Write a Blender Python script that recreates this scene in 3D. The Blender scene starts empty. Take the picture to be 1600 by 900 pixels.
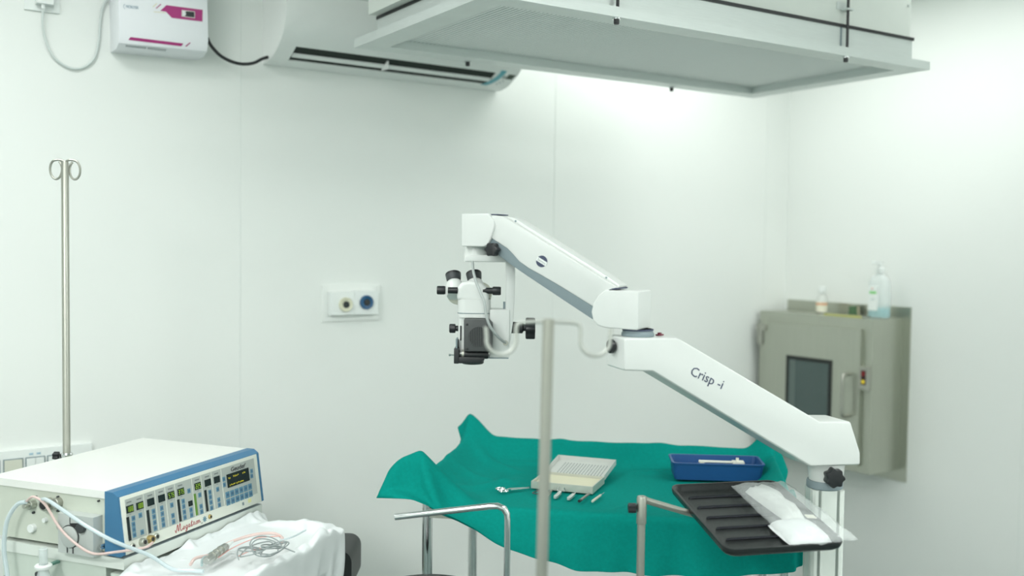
import bpy, bmesh, math, random
import numpy as np
from mathutils import Matrix, Vector
R = math.radians
SC = bpy.context.scene
COL = SC.collection

# ------------------------------------------------------------------ camera
YAW = 34.5                      # the camera looks across the room towards the far corner
cam = bpy.data.cameras.new('camera'); camo = bpy.data.objects.new('camera', cam); COL.objects.link(camo)
cam.sensor_width = 36; cam.lens = 35; cam.clip_start = .05
camo.matrix_world = (Matrix.Translation((0, 0, 1.55)) @ Matrix.Rotation(R(-YAW), 4, 'Z')
                     @ Matrix.Rotation(R(90 - 2.46), 4, 'X') @ Matrix.Rotation(R(.75), 4, 'Z'))
cam.dof.use_dof = True; cam.dof.focus_distance = 2.24; cam.dof.aperture_fstop = 2.0
SC.camera = camo
# ------------------------------------------------------------------ world, exposure
w = bpy.data.worlds.new('world'); SC.world = w; w.use_nodes = True
w.node_tree.nodes['Background'].inputs[0].default_value = (.8, .9, .85, 1)
w.node_tree.nodes['Background'].inputs[1].default_value = .05
vs = SC.view_settings; vs.view_transform = 'Standard'; vs.look = 'None'; vs.gamma = 1; vs.use_curve_mapping = False
vs.exposure = 0.27
# ceiling panel lamps: centre x, y, power; unseen fill lamps added among them
YB, XR, XL, YF, ZC = 3.06, 3.63, -2.4, -2.4, 2.62
LAMPS = [(.15, 2.1, 8.5, .58, .58, 'square ceiling lamp above the drip stand, out of frame'), (2.5, 2.84, 3.6, .85, .20, 'narrow unseen fill lamp added between filter box and back wall'), (3.02, 2.1, 6.2, .30, 1.1, 'narrow ceiling lamp between filter box and right wall, out of frame'),  # back wall strip is added to brighten the wall below the filter box
         (3.2, 0, 5, .58, .58, 'square ceiling lamp along the right wall, nearer than the corner'), (.15, .9, 8, .58, .58, 'unseen square fill lamp added just ahead of the photographer'),  # the one ahead of the photographer is added fill for left-facing sides
         (1.75, .35, 10.5, .58, .58, 'unseen square fill lamp added overhead, nearer than the filter box'), (1.7, -1.4, 8, .58, .58, 'unseen square fill lamp added behind the photographer, middle of the room'), (3.2, -1.4, 30, .58, .58, 'unseen square fill lamp added behind the photographer, at the right'),  # all added: overhead fill for table and arm tops, then fill from behind
         (-1.4, -1.2, 33, .58, .58, 'unseen square fill lamp added behind the photographer, at the left'), (-1.4, .6, 38, .58, .58, 'bright unseen fill lamp added far left of the machine')]  # both unseen, added as soft fill from behind and from the left

# ------------------------------------------------------------------ helpers
def lin(h):
    h = h.lstrip('#'); v = [int(h[i:i+2], 16)/255 for i in (0, 2, 4)]
    return tuple(c/12.92 if c <= .04045 else ((c+.055)/1.055)**2.4 for c in v)
MATS = {}
def M(name, col, rough=.5, metal=0., var=.03, scale=30, bump=0., emit=0., trans=0., alpha=1., coat=0., aniso=None, spec=.5, bscale=None):
    if name in MATS: return MATS[name]
    c = lin(col) if isinstance(col, str) else col
    m = bpy.data.materials.new(name); m.use_nodes = True; nt = m.node_tree; b = nt.nodes['Principled BSDF']
    tc = nt.nodes.new('ShaderNodeTexCoord'); mp = nt.nodes.new('ShaderNodeMapping')
    nt.links.new(tc.outputs['Object'], mp.inputs['Vector'])
    if aniso: mp.inputs['Scale'].default_value = aniso
    nz = nt.nodes.new('ShaderNodeTexNoise'); nz.inputs['Scale'].default_value = scale; nz.inputs['Detail'].default_value = 3
    nt.links.new(mp.outputs['Vector'], nz.inputs['Vector'])
    mx = nt.nodes.new('ShaderNodeMix'); mx.data_type = 'RGBA'
    mx.inputs['A'].default_value = tuple(max(0, x*(1-var)) for x in c) + (1,)
    mx.inputs['B'].default_value = tuple(min(1, x*(1+var)) for x in c) + (1,)
    nt.links.new(nz.outputs['Fac'], mx.inputs['Factor']); nt.links.new(mx.outputs['Result'], b.inputs['Base Color'])
    b.inputs['Roughness'].default_value = rough; b.inputs['Metallic'].default_value = metal
    b.inputs['Specular IOR Level'].default_value = spec
    if coat: b.inputs['Coat Weight'].default_value = coat; b.inputs['Coat Roughness'].default_value = .1
    if bump:
        bp = nt.nodes.new('ShaderNodeBump'); bp.inputs['Strength'].default_value = bump; bp.inputs['Distance'].default_value = .002
        if bscale:
            n2 = nt.nodes.new('ShaderNodeTexNoise'); n2.inputs['Scale'].default_value = bscale; n2.inputs['Detail'].default_value = 2
            nt.links.new(mp.outputs['Vector'], n2.inputs['Vector']); nt.links.new(n2.outputs['Fac'], bp.inputs['Height'])
        else: nt.links.new(nz.outputs['Fac'], bp.inputs['Height'])
        nt.links.new(bp.outputs['Normal'], b.inputs['Normal'])
    if trans: b.inputs['Transmission Weight'].default_value = trans; b.inputs['IOR'].default_value = 1.3
    if alpha < 1: b.inputs['Alpha'].default_value = alpha
    if emit: b.inputs['Emission Color'].default_value = c + (1,); b.inputs['Emission Strength'].default_value = emit
    MATS[name] = m
    return m

def mesh_obj(name, bm, mat, parent=None, smooth=35, bevel=0, seg=2):
    if bevel:
        es = [e for e in bm.edges if len(e.link_faces) == 2 and e.calc_face_angle(0) > R(38)]
        if es: bmesh.ops.bevel(bm, geom=es, offset=bevel, segments=seg, profile=.6, affect='EDGES', clamp_overlap=True)
    bmesh.ops.recalc_face_normals(bm, faces=bm.faces)
    me = bpy.data.meshes.new(name); bm.to_mesh(me); bm.free()
    if mat: me.materials.append(mat)
    if smooth:
        me.polygons.foreach_set('use_smooth', [True]*len(me.polygons)); me.set_sharp_from_angle(angle=R(smooth))
    o = bpy.data.objects.new(name, me); COL.objects.link(o)
    if parent: o.parent = parent
    return o
def raw(name, verts, faces, mat, parent=None, smooth=60):
    me = bpy.data.meshes.new(name); me.from_pydata([tuple(v) for v in verts], [], faces); me.update()
    me.materials.append(mat)
    if smooth:
        me.polygons.foreach_set('use_smooth', [True]*len(me.polygons)); me.set_sharp_from_angle(angle=R(smooth))
    o = bpy.data.objects.new(name, me); COL.objects.link(o)
    if parent: o.parent = parent
    return o
def tag(o, label, cat, group=None, kind=None):
    if label: o['label'] = label
    if cat: o['category'] = cat
    if group: o['group'] = group
    if kind: o['kind'] = kind
    return o
def thing(name, label, cat, loc=(0, 0, 0), rz=0, group=None):
    o = bpy.data.objects.new(name, None); COL.objects.link(o); o.empty_display_size = .05
    o.location = loc; o.rotation_euler = (0, 0, R(rz))
    return tag(o, label, cat, group)
def nb(): return bmesh.new()
def box(x0, x1, y0, y1, z0, z1, bm=None):
    bm = bm or nb()
    v = [bm.verts.new(p) for p in ((x0,y0,z0),(x1,y0,z0),(x1,y1,z0),(x0,y1,z0),(x0,y0,z1),(x1,y0,z1),(x1,y1,z1),(x0,y1,z1))]
    for f in ((0,3,2,1),(4,5,6,7),(0,1,5,4),(1,2,6,5),(2,3,7,6),(3,0,4,7)): bm.faces.new([v[i] for i in f])
    return bm
def prism(poly, d0, d1, axes='xzy', bm=None):
    """poly in two axes, pushed along the third between d0 and d1"""
    bm = bm or nb(); ix = ['xyz'.index(a) for a in axes]
    def pt(p, d):
        q = [0, 0, 0]; q[ix[0]] = p[0]; q[ix[1]] = p[1]; q[ix[2]] = d; return q
    a = [bm.verts.new(pt(p, d0)) for p in poly]; b = [bm.verts.new(pt(p, d1)) for p in poly]
    bm.faces.new(a); bm.faces.new(b[::-1])
    for i in range(len(poly)):
        j = (i+1) % len(poly); bm.faces.new((a[j], a[i], b[i], b[j]))
    return bm
def lathe(prof, seg=24, axis='z', c=(0, 0, 0), bm=None):
    """profile of (radius, height); closed at both ends"""
    bm = bm or nb(); rings = []
    def put(x, y, z):
        if axis == 'z': q = (x, y, z)
        elif axis == 'x': q = (z, x, y)
        else: q = (y, z, x)
        return (q[0]+c[0], q[1]+c[1], q[2]+c[2])
    for r, h in prof:
        rings.append([bm.verts.new(put(r*math.cos(2*math.pi*k/seg), r*math.sin(2*math.pi*k/seg), h)) for k in range(seg)])
    for a, b in zip(rings, rings[1:]):
        for k in range(seg): bm.faces.new((a[k], a[(k+1) % seg], b[(k+1) % seg], b[k]))
    bm.faces.new(rings[0][::-1]); bm.faces.new(rings[-1])
    return bm
def cyl(r, h0, h1, axis='z', c=(0, 0, 0), seg=24, bm=None, ch=0):
    p = [(r, h0), (r, h1)] if not ch else [(r-ch, h0), (r, h0+ch), (r, h1-ch), (r-ch, h1)]
    return lathe(p, seg, axis, c, bm)
def catmull(pts, n=8, closed=False):
    P = [Vector(p) for p in pts]; out = []
    m = len(P); rng = range(m if closed else m-1)
    for i in rng:
        p0 = P[(i-1) % m] if closed or i > 0 else P[0]*2-P[1]
        p1 = P[i]; p2 = P[(i+1) % m]
        p3 = P[(i+2) % m] if closed or i+2 < m else P[-1]*2-P[-2]
        for k in range(n):
            t = k/n
            out.append(.5*((2*p1)+(p2-p0)*t+(2*p0-5*p1+4*p2-p3)*t*t+(3*p1-p0-3*p2+p3)*t**3))
    if not closed: out.append(P[-1])
    return out
def tube(pts, r, seg=10, closed=False, bm=None):
    bm = bm or nb(); P = [Vector(p) for p in pts]; n = len(P); rings = []
    up = Vector((0, 0, 1)); last = None
    for i in range(n):
        if closed: t = P[(i+1) % n]-P[i-1]
        else: t = P[min(i+1, n-1)]-P[max(i-1, 0)]
        t.normalize()
        if last is None:
            a = t.cross(up if abs(t.z) < .95 else Vector((1, 0, 0))).normalized()
        else:
            a = (last - t*last.dot(t)).normalized()
        last = a; b = t.cross(a); rr = r[i] if isinstance(r, (list, tuple)) else r
        rings.append([bm.verts.new(P[i]+(a*math.cos(2*math.pi*k/seg)+b*math.sin(2*math.pi*k/seg))*rr) for k in range(seg)])
    for i in range(n if closed else n-1):
        A = rings[i]; B = rings[(i+1) % n]
        for k in range(seg): bm.faces.new((A[k], A[(k+1) % seg], B[(k+1) % seg], B[k]))
    if not closed: bm.faces.new(rings[0][::-1]); bm.faces.new(rings[-1])
    return bm
def xf(bm, m): bmesh.ops.transform(bm, matrix=m, verts=bm.verts); return bm
def arc(cx, cy, r, a0, a1, n=8): return [(cx+r*math.cos(R(a0+(a1-a0)*k/n)), cy+r*math.sin(R(a0+(a1-a0)*k/n))) for k in range(n+1)]
def rrect(x0, x1, y0, y1, r, n=5):
    return (arc(x1-r, y0+r, r, -90, 0, n)+arc(x1-r, y1-r, r, 0, 90, n)+arc(x0+r, y1-r, r, 90, 180, n)+arc(x0+r, y0+r, r, 180, 270, n))
def text(name, s, size, m4, mat, parent, depth=.0004, shear=0., bold=0., width=None, label=None):
    cu = bpy.data.curves.new('t', 'FONT'); cu.body = s; cu.size = size; cu.extrude = depth; cu.shear = shear; cu.offset = bold
    cu.align_x = 'CENTER'; cu.align_y = 'CENTER'; cu.resolution_u = 2
    ob = bpy.data.objects.new('t', cu); COL.objects.link(ob)
    dg = bpy.context.evaluated_depsgraph_get()
    me = bpy.data.meshes.new_from_object(ob.evaluated_get(dg)); bpy.data.objects.remove(ob); bpy.data.curves.remove(cu)
    if width:
        xs = [v.co.x for v in me.vertices]; k = width/(max(xs)-min(xs))
        for v in me.vertices: v.co.x *= k
    me.transform(m4); me.materials.clear(); me.materials.append(mat); me.name = name
    o = bpy.data.objects.new(name, me); COL.objects.link(o); o.parent = parent
    if label: o['label'] = label
    return o
def basis(o, ex, ey):
    """matrix whose x, y axes are ex, ey (z their cross product) at o"""
    ex = Vector(ex).normalized(); ey = Vector(ey).normalized(); ez = ex.cross(ey)
    return Matrix(((ex.x, ey.x, ez.x, o[0]), (ex.y, ey.y, ez.y, o[1]), (ex.z, ey.z, ez.z, o[2]), (0, 0, 0, 1)))
def from_camera_frame(xc, yc, z=0):   # metres right of / ahead of the photographer -> room
    c, s = math.cos(R(YAW)), math.sin(R(YAW)); return Vector((c*xc+s*yc, -s*xc+c*yc, z))
def lobed(r, n, d, k=8):     # outline of a star knob
    return [((r*(1+d*math.cos(n*2*math.pi*i/(n*k))))*math.cos(2*math.pi*i/(n*k)), (r*(1+d*math.cos(n*2*math.pi*i/(n*k))))*math.sin(2*math.pi*i/(n*k))) for i in range(n*k)]

# ------------------------------------------------------------------ materials
WALL = M('wall paint', (.82, .85, .822), .6, var=.01, scale=2, spec=.5)
SEAM = M('joint sealant', (.80, .84, .815), .5)
CEIL = M('ceiling paint', (.78, .83, .80), .6, var=.01)
FLOOR = M('vinyl floor', (.065, .11, .102), .4, var=.1, scale=6)
WHITE = M('white plastic', (.82, .86, .84), .35, var=.01)
PAINT = M('white enamel', (.70, .73, .707), .34, var=.01, coat=.2)
CREAM = M('cream enamel', (.74, .77, .69), .4, var=.02)
BLACK = M('black plastic', (.016, .018, .02), .38, var=.2)
DGREY = M('dark grey plastic', (.045, .052, .055), .5, var=.1)
GREY = M('blue grey plastic', (.21, .27, .29), .5, var=.04)
STEEL = M('brushed steel', (.50, .52, .46), .33, metal=.85, var=.10, scale=6, aniso=(60, 60, 1.5))
STEELH = M('brushed steel sheet', (.47, .49, .42), .30, metal=.8, var=.08, scale=5, aniso=(40, 40, 1.2))
CHROME = M('chrome', (.72, .74, .74), .12, metal=1., var=.02)
TUBEM = M('satin steel tube', (.43, .435, .385), .36, metal=.8, var=.05)
ALU = M('raw aluminium', (.66, .71, .69), .38, metal=.35, var=.07, scale=8, aniso=(2, 2, 60))
GREEN = M('green surgical cotton', (.003, .258, .218), .9, var=.14, scale=140, bump=.3, spec=.05, bscale=500)
BLUE = M('blue bezel', (.05, .18, .33), .42, var=.05)
BLUET = M('blue moulded plastic', (.012, .075, .235), .45, var=.06)
MAGENTA = M('magenta print', (.42, .035, .20), .4)
NAVY = M('navy print', (.05, .065, .12), .5)
SCREEN = M('dark display', (.012, .018, .02), .25)
BUTTON = M('blue key', (.10, .235, .33), .5, var=.12, scale=300)
PANELG = M('grey membrane', (.42, .46, .43), .5, var=.02)
RED = M('dark red print', (.35, .03, .04), .5)

# ------------------------------------------------------------------ the room
def structure(name, bm, mat, bevel=0):
    o = mesh_obj(name, bm, mat, None, 35, bevel); o['kind'] = 'structure'; return o
structure('floor', box(XL, XR, YF, YB, -.1, 0), FLOOR)
structure('ceiling', box(XL, XR, YF, YB, ZC, ZC+.1), CEIL)
G = .0016   # half joint width
def panelled(name, outer, inner, lo, hi, seams, axis, face, sgn):
    """wall slab with panels standing 3 mm proud of it; panels run along `axis`"""
    t = .0015
    a, b = (face+sgn*t, face+sgn*.12)
    if axis == 'x': wl = structure(name, box(lo, hi, min(a, b), max(a, b), 0, ZC), SEAM)
    else: wl = structure(name, box(min(a, b), max(a, b), lo, hi, 0, ZC), SEAM)
    e = [lo]+seams+[hi]
    for p, q in zip(e, e[1:]):
        p2 = p + (G if p != lo else 0); q2 = q - (G if q != hi else 0)
        if axis == 'x': bm = box(p2, q2, min(face, a), max(face, a), 0, ZC)
        else: bm = box(min(face, a), max(face, a), p2, q2, 0, ZC)
        mesh_obj('panel', bm, WALL, wl, 0)
    return wl
panelled('wall_back', 0, 0, XL, XR, [-1.38, -.158, 1.0675, 2.292, 3.483], 'x', YB, 1)
panelled('wall_right', 0, 0, YF, YB, [-1.7, -.48, .73, 1.94], 'y', XR, 1)
panelled('wall_left', 0, 0, YF, YB, [-1.2, 0, 1.2, 2.4], 'y', XL, -1)
panelled('wall_front', 0, 0, XL, XR, [-1.2, 0, 1.2, 2.4], 'x', YF, -1)

for i, (x, y, p, sx, sy, lab) in enumerate(LAMPS):
    t = thing('ceiling_light', lab, 'ceiling light', (x, y, ZC), 0, 'ceiling lamp panels')
    f = nb(); a, b, e = sx/2, sy/2, .02
    for q in ((-a-e, a+e, -b-e, -b), (-a-e, a+e, b, b+e), (-a-e, -a, -b, b), (a, a+e, -b, b)): box(*q, -.03, 0, f)
    mesh_obj('frame', f, WHITE, t)
    mesh_obj('diffuser', box(-a, a, -b, b, -.012, -.004), M('lamp diffuser %d' % i, (1, 1, .98), .5, emit=p*.1), t)
    l = bpy.data.lights.new('lamp', 'AREA'); l.shape = 'RECTANGLE'; l.size = sx-.02; l.size_y = sy-.02; l.energy = p; l.color = (.985, 1, .985)
    lo = bpy.data.objects.new('lamp', l); COL.objects.link(lo); lo.location = (0, 0, -.016); lo.parent = t

# ------------------------------------------------------------------ overhead filter unit
def filter_unit():
    t = thing('air_filter_unit', 'large rectangular ceiling air filter box with ribbed grille underneath', 'air filter', (2.039, 2.2386, 2.11), -2.1)
    hx, hy, ix, iy = .80, .372, .722, .302
    f = nb()
    # flange ring: four mitred bars with an upturned outer lip
    def ring(o, i, z0, z1):
        O = [(-o[0], -o[1]), (o[0], -o[1]), (o[0], o[1]), (-o[0], o[1])]; I = [(-i[0], -i[1]), (i[0], -i[1]), (i[0], i[1]), (-i[0], i[1])]
        for k in range(4):
            j = (k+1) % 4
            prism([O[k], O[j], I[j], I[k]], z0, z1, 'xyz', f)
    ring((hx, hy), (ix, iy), 0, .006); ring((hx, hy), (hx-.004, hy-.004), .006, .025)
    ring((ix+.004, iy+.004), (ix, iy), .006, .03)
    fl = mesh_obj('flange', f, ALU, t, 30)
    b = nb(); bx, by = .737, .352
    box(-bx, bx, -by, -by+.006, .006, .085, b); box(-bx, bx, by-.006, by, .006, .085, b)
    box(-bx, -bx+.006, -by+.006, by-.006, .006, .085, b); box(bx-.006, bx, -by+.006, by-.006, .006, .085, b)
    band = mesh_obj('band', b, ALU, t, 30)
    mesh_obj('seam_strip', box(.405, .411, -by-.0015, -by, .028, .085), GREY, band)
    mesh_obj('end_clip', box(bx, bx+.012, -by+.01, -by+.035, .026, .083), GREY, t)
    mesh_obj('gasket', box(-bx-.002, bx+.004, -by-.004, by+.004, .085, .094), BLACK, t)
    dm = M('duct enamel', (.70, .745, .70), .45, var=.02)
    du = mesh_obj('duct', box(-bx-.03, bx-.006, -by+.004, by-.004, .094, ZC-2.11-.002), dm, t, bevel=.003)
    for (x, z) in ((bx-.02, .19), (bx-.02, .33), (-bx, .17)):
        mesh_obj('rivet', lathe([(.004, 0), (.004, .002), (.002, .003)], 10, 'y', (x, -by+.001, z)), ALU, du)
    mesh_obj('grille_backing', box(-ix, ix, -iy, iy, .0246, .034), M('filter paper', (.44, .49, .47), .8), t)
    g = nb(); n = 112
    for k in range(n):
        x = -ix + (k+.5)*2*ix/n
        prism([(x-.0038, .0250), (x-.0036, .0237), (x+.0036, .0237), (x+.0038, .0250)], -iy+.001, iy-.001, 'xzy', g)
    go = mesh_obj('grille', g, M('grille enamel', (.93, .96, .94), .5), t, 20); go['kind'] = 'stuff'
    for (x, y) in ((-.436, .352), (.384, .352), (-.425, -.362), (.42, -.362)):
        bo = mesh_obj('bolt', lathe([(.006, -.016), (.007, -.012), (.007, -.004), (.0045, -.004), (.0045, 0)], 12, 'z', (x, y, 0)), BLACK, t)
        mesh_obj('washer', cyl(.011, -.004, 0, 'z', (x, y, 0), 16), CHROME, bo)
    for x in (-.425, .42):
        rd = mesh_obj('rod', cyl(.0042, .0, .165, 'z', (x, -.3655, 0), 10), BLACK, t)
        k = nb(); box(x-.03, x+.012, -.351, -.346, .135, .157, k); box(x-.012, x+.014, -.375, -.347, .132, .137, k)
        mesh_obj('bracket', k, ALU, rd, bevel=.0008)
filter_unit()

# ------------------------------------------------------------------ air conditioner
def air_conditioner():
    x0, x1 = 1.137, 2.02; t = thing('air_conditioner', 'white wall air conditioner with open louvre under the ceiling', 'air conditioner', (x0, YB, 2.107))
    W = x1-x0
    prof = [(0, .003), (-.03, .001), (-.06, .006), (-.08, .012)]                      # back to front, underneath
    rim = [(-.140, .043), (-.16, .060), (-.178, .082), (-.190, .108), (-.198, .14), (-.201, .18), (-.201, .27), (-.19, .288), (-.17, .292), (0, .292)]
    slot0, slot1 = .055, W-.09
    full = prof+[(-.11, .026)]+rim
    body = M('air conditioner plastic', (.89, .915, .895), .3, var=.01)
    mesh_obj('end_section', prism(full, 0, slot0, 'yzx'), body, t, 40); mesh_obj('end_section', prism(full, slot1, W, 'yzx'), body, t, 40)
    # middle: lower lip and upper front with the outlet between them
    mesh_obj('lower_lip', prism([(0, .003), (-.03, .001), (-.06, .006), (-.076, .0105), (-.072, .016), (-.0, .03)], slot0, slot1, 'yzx'), body, t, 40)
    mesh_obj('front_panel', prism(rim+[(0, .10), (-.10, .10), (-.128, .06), (-.136, .045)], slot0, slot1, 'yzx'), body, t, 40)
    mesh_obj('outlet_cavity', prism([(-.02, .02), (-.075, .014), (-.136, .046), (-.115, .085), (-.02, .085)], slot0+.001, slot1-.001, 'yzx'), M('outlet dark', (.02, .03, .024), .8), t)
    for z, y in ((.0225, -.1005), ):
        lv = mesh_obj('louvre', prism([(y-.0075, z+.0035), (y-.006, z+.007), (y+.0085, z-.0005), (y+.0065, z-.0045)], slot0+.004, slot1-.004, 'yzx'), body, t, 40)
    vn = M('vane grey', (.12, .15, .13), .7)
    for k in range(14):
        x = slot0+.03+k*(slot1-slot0-.06)/13
        mesh_obj('vane', prism([(-.095, .028), (-.130, .045), (-.122, .055), (-.09, .036)], x, x+.003, 'yzx'), vn, t)
    mesh_obj('louvre_pin', box(.375, .38, -.125, -.083, .012, .0385), body, t)
    # printed arc and display on the right end of the underside
    def under(u, v):   # u along x, v 0..1 from front of the slot to back
        y = -.150+v*.085; P = [(-.16, .060), (-.140, .043), (-.11, .026), (-.08, .012), (-.06, .006)]
        for (ya, za), (yb, zb) in zip(P, P[1:]):
            if ya <= y <= yb: z = za+(zb-za)*(y-ya)/(yb-ya)
        return (u, y, z-.0008)
    def strip(name, mat, f, n=14):
        V = []; Fc = []
        for k in range(n+1):
            a, b_, v = f(k/n); V += [under(a, v), under(b_, v)]
            if k: Fc.append((2*k-2, 2*k-1, 2*k+1, 2*k))
        V2 = [(x, y, z+.0006) for x, y, z in V]; N = len(V)
        return raw(name, V+V2, Fc+[tuple(N+i for i in q[::-1]) for q in Fc]+[(0, 2*k, N+2*k) for k in ()], mat, t)
    strip('blue_arc_print', M('aqua print', (.14, .46, .53), .4), lambda s: (slot1+.014-.040*s*s, slot1+.036-.034*s*s, .0+.95*s))
    strip('display', M('display green', (.03, .06, .035), .3), lambda s: (W-.036-.004*s, W-.008-.004*s, .12+.26*s))
    strip('badge_print', M('pale print', (.40, .46, .44), .5), lambda s: (slot1+.036, slot1+.048, .22+.16*s))
    for v in (.5, .62, .74): strip('badge_print', M('pale print', (.40, .46, .44), .5), lambda s: (slot1+.046-.014*(v/.5-1)*2, slot1+.054-.014*(v/.5-1)*2, v+.04*s))
    mesh_obj('panel_line', prism([(-.2015, .20), (-.2025, .20), (-.2025, .2015), (-.2015, .2015)], .01, W-.01, 'yzx'), M('panel gap', (.45, .5, .47), .6), t)
air_conditioner()

# ------------------------------------------------------------------ voltage stabiliser and its wiring
def stabiliser():
    t = thing('voltage_stabiliser', 'white voltage stabiliser box with magenta stripe on wall', 'stabiliser', (.682, YB, 2.092), 0)
    W = .25; d = .112
    wb = M('stabiliser enamel', (.87, .89, .92), .35, var=.01)
    prof = [(0, 0), (-d+.042, 0), (-d+.012, .012), (-d, .042), (-d, .27), (0, .27)]
    tl = Matrix.Rotation(R(-1.4), 4, 'Y')
    def P(bm): return xf(bm, tl)
    mesh_obj('body', P(prism(prof, 0, W, 'yzx')), wb, t, 35, bevel=.002)
    def q(px, py): return ((px-187)/138*.25, .1300+(px-187)/140*.036-.00183*py+.0)
    def flat(name, pts, mat, par=t, y=-d-.0003, th=.0006):
        poly = [q(*p) for p in pts]; return mesh_obj(name, prism(poly, y, y-th, 'xzy'), mat, par, 0)
    mg = flat('magenta_band', [(248, 17), (257.5, 8.2), (315, 15.5), (314.5, 34), (266, 28), (257, 18.5)], MAGENTA)
    flat('magenta_dash', [(241, 13), (248.2, 6.6), (249.8, 7), (242.6, 13.5)], MAGENTA)
    gold = M('cream print', (.78, .74, .55), .5)
    flat('cream_print', [(236, 11), (242, 5.5), (243.5, 5.8), (237.5, 11.4)], gold)
    flat('cream_print', [(238, 18), (256, 19.6), (257, 20.6), (238, 19)], gold)
    fr_ = flat('display_frame', [(281.5, 15.8), (302.5, 18), (302.3, 28.8), (281.3, 26)], M('display surround', (.75, .74, .68), .4), mg, -d-.0009)
    flat('display_window', [(282.6, 17), (301.4, 19), (301.2, 27.6), (282.4, 25.2)], SCREEN, fr_, -d-.0015)
    flat('display_sticker', [(282.6, 17), (288.4, 17.7), (286.6, 19.8), (288.2, 21.5), (286.4, 25.5), (282.4, 25)], WHITE, fr_, -d-.0021)
    text('maker_name', 'MICROTEK', .011, basis((q(205.5, 11.6)[0], -d-.0006, q(205.5, 11.6)[1]), (1, 0, .022), (0, 0, 1)), M('teal print', (.12, .24, .33), .5), t, .0003, width=.034)
    mesh_obj('logo_arc', tube([(q(195, 11)[0]+.004*math.cos(a*.3), -d-.0004, q(195, 10.4)[1]+.006*math.sin(a*.3)) for a in range(5, 17)], .0005, 6), M('teal print', (.12, .24, .33), .5), t)
    # lower stripe on the sloping skirt
    def sk(px, s): return ((px-187)/138*.25, -d-.0008+.0118*s, .042-.030*s+(px-187)/140*.005)
    def skirt(name, pts, mat):
        V = [sk(*p) for p in pts]; V2 = [(x, y+.0005, z) for x, y, z in V]; n = len(V)
        bm = nb(); A = [bm.verts.new(v) for v in V]; B = [bm.verts.new(v) for v in V2]
        bm.faces.new(A); bm.faces.new(B[::-1])
        for k in range(n): bm.faces.new((A[k], B[k], B[(k+1) % n], A[(k+1) % n]))
        return mesh_obj(name, bm, mat, t, 0)
    skirt('magenta_stripe', [(200.5, .66), (203.5, .40), (285, .48), (282, .74)], MAGENTA)
    skirt('magenta_dash', [(288, .72), (294.5, .34), (296.5, .34), (290.5, .72)], MAGENTA)
    ins = nb()
    for k in range(26):
        x = .022+k*.0043
        if k != 13: prism([(-d+.018, .0090), (-d+.026, .0058), (-d+.026, .0070), (-d+.018, .0102)], x, x+.0018, 'yzx', ins)
    o = mesh_obj('vent_slots', ins, M('vent grey', (.30, .34, .35), .6), t, 0); o['kind'] = 'stuff'
    for (y, z) in ((-.085, .20), (-.085, .12), (-.085, .065), (-.05, .165), (-.05, .055), (-.06, .23)):
        mesh_obj('side_hole', cyl(.0032, -.0008, .0006, 'x', (0.0003, y, z), 10), DGREY, t)
    for z in (.10, .115, .13, .145, .16): mesh_obj('side_slot', box(-.0008, .0006, -.072, -.066, z, z+.009), GREY, t)
    mesh_obj('terminal_cover', box(W, W+.010, -.07, -.03, .05, .11), WHITE, t, bevel=.002)
    mesh_obj('cable_clip', box(W, W+.012, -.06, -.035, .125, .16), WHITE, t, bevel=.003)
stabiliser()
def wiring():
    t = thing('wall_socket', 'white square wall socket with a plug at the top left', 'socket', (.455, YB, 2.183))
    mesh_obj('plate', box(0, .09, -.008, 0, 0, .09), WHITE, t, bevel=.003)
    pl = mesh_obj('plug', box(.027, .07, -.038, -.009, .016, .064), WHITE, t, bevel=.006, seg=3)
    mesh_obj('cord_grip', cyl(.0055, .004, .018, 'z', (.045, -.024, 0), 12), WHITE, pl)
    mesh_obj('rocker', box(.012, .024, -.011, -.008, .06, .082), WHITE, t, bevel=.001)
    cm = M('cord white', (.62, .68, .66), .45)
    pts = catmull([(.5, YB-.024, 2.192), (.499, YB-.018, 2.15), (.505, YB-.012, 2.115), (.522, YB-.009, 2.07), (.55, YB-.008, 2.043), (.582, YB-.008, 2.0335), (.612, YB-.008, 2.043), (.637, YB-.008, 2.072), (.648, YB-.008, 2.12), (.652, YB-.008, 2.17), (.657, YB-.009, 2.21), (.666, YB-.012, 2.235), (.6785, YB-.014, 2.245)], 6)
    tag(mesh_obj('power_cord', tube(pts, .0034, 10), cm), 'white power cord looping from socket to stabiliser', 'cord')
    pts = catmull([(.947, YB-.05, 2.16), (.957, YB-.05, 2.14), (.985, YB-.05, 2.113), (1.02, YB-.05, 2.098), (1.055, YB-.05, 2.094), (1.09, YB-.05, 2.101), (1.116, YB-.05, 2.116), (1.1365, YB-.05, 2.125)], 6)
    tag(mesh_obj('power_cord', tube(pts, .005, 10), BLACK), 'black cable sagging between stabiliser and air conditioner', 'cord')
wiring()

# ------------------------------------------------------------------ gas outlet and switch board on the back wall
def gas_outlet():
    t = thing('gas_outlet', 'medical gas outlet plate with a white and a blue port', 'gas outlet', (1.34, YB, 1.29), -.0)
    mesh_obj('plate', box(0, .212, -.007, 0, 0, .119), WALL, t, bevel=.002)
    for k, (x, m, l) in enumerate(((.073, M('ivory ring', (.68, .68, .52), .4), 'ivory outlet ring'), (.149, M('blue ring', (.02, .10, .22), .35), 'blue outlet ring'))):
        h = mesh_obj('housing', box(.020+k*.086, .1055+k*.0875, -.030, -.007, .022, .098+.003*k), WHITE, t, bevel=.006, seg=3)
        z = .056+k*.006
        r_ = mesh_obj('ring', lathe([(.024, -.030), (.024, -.036), (.0225, -.039), (.012, -.037), (.011, -.031)], 28, 'y', (x, 0, z)), m, h); r_['label'] = l
        mesh_obj('port', cyl(.011, -.0382, -.031, 'y', (x, 0, z), 20), SCREEN, r_)
gas_outlet()
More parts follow.
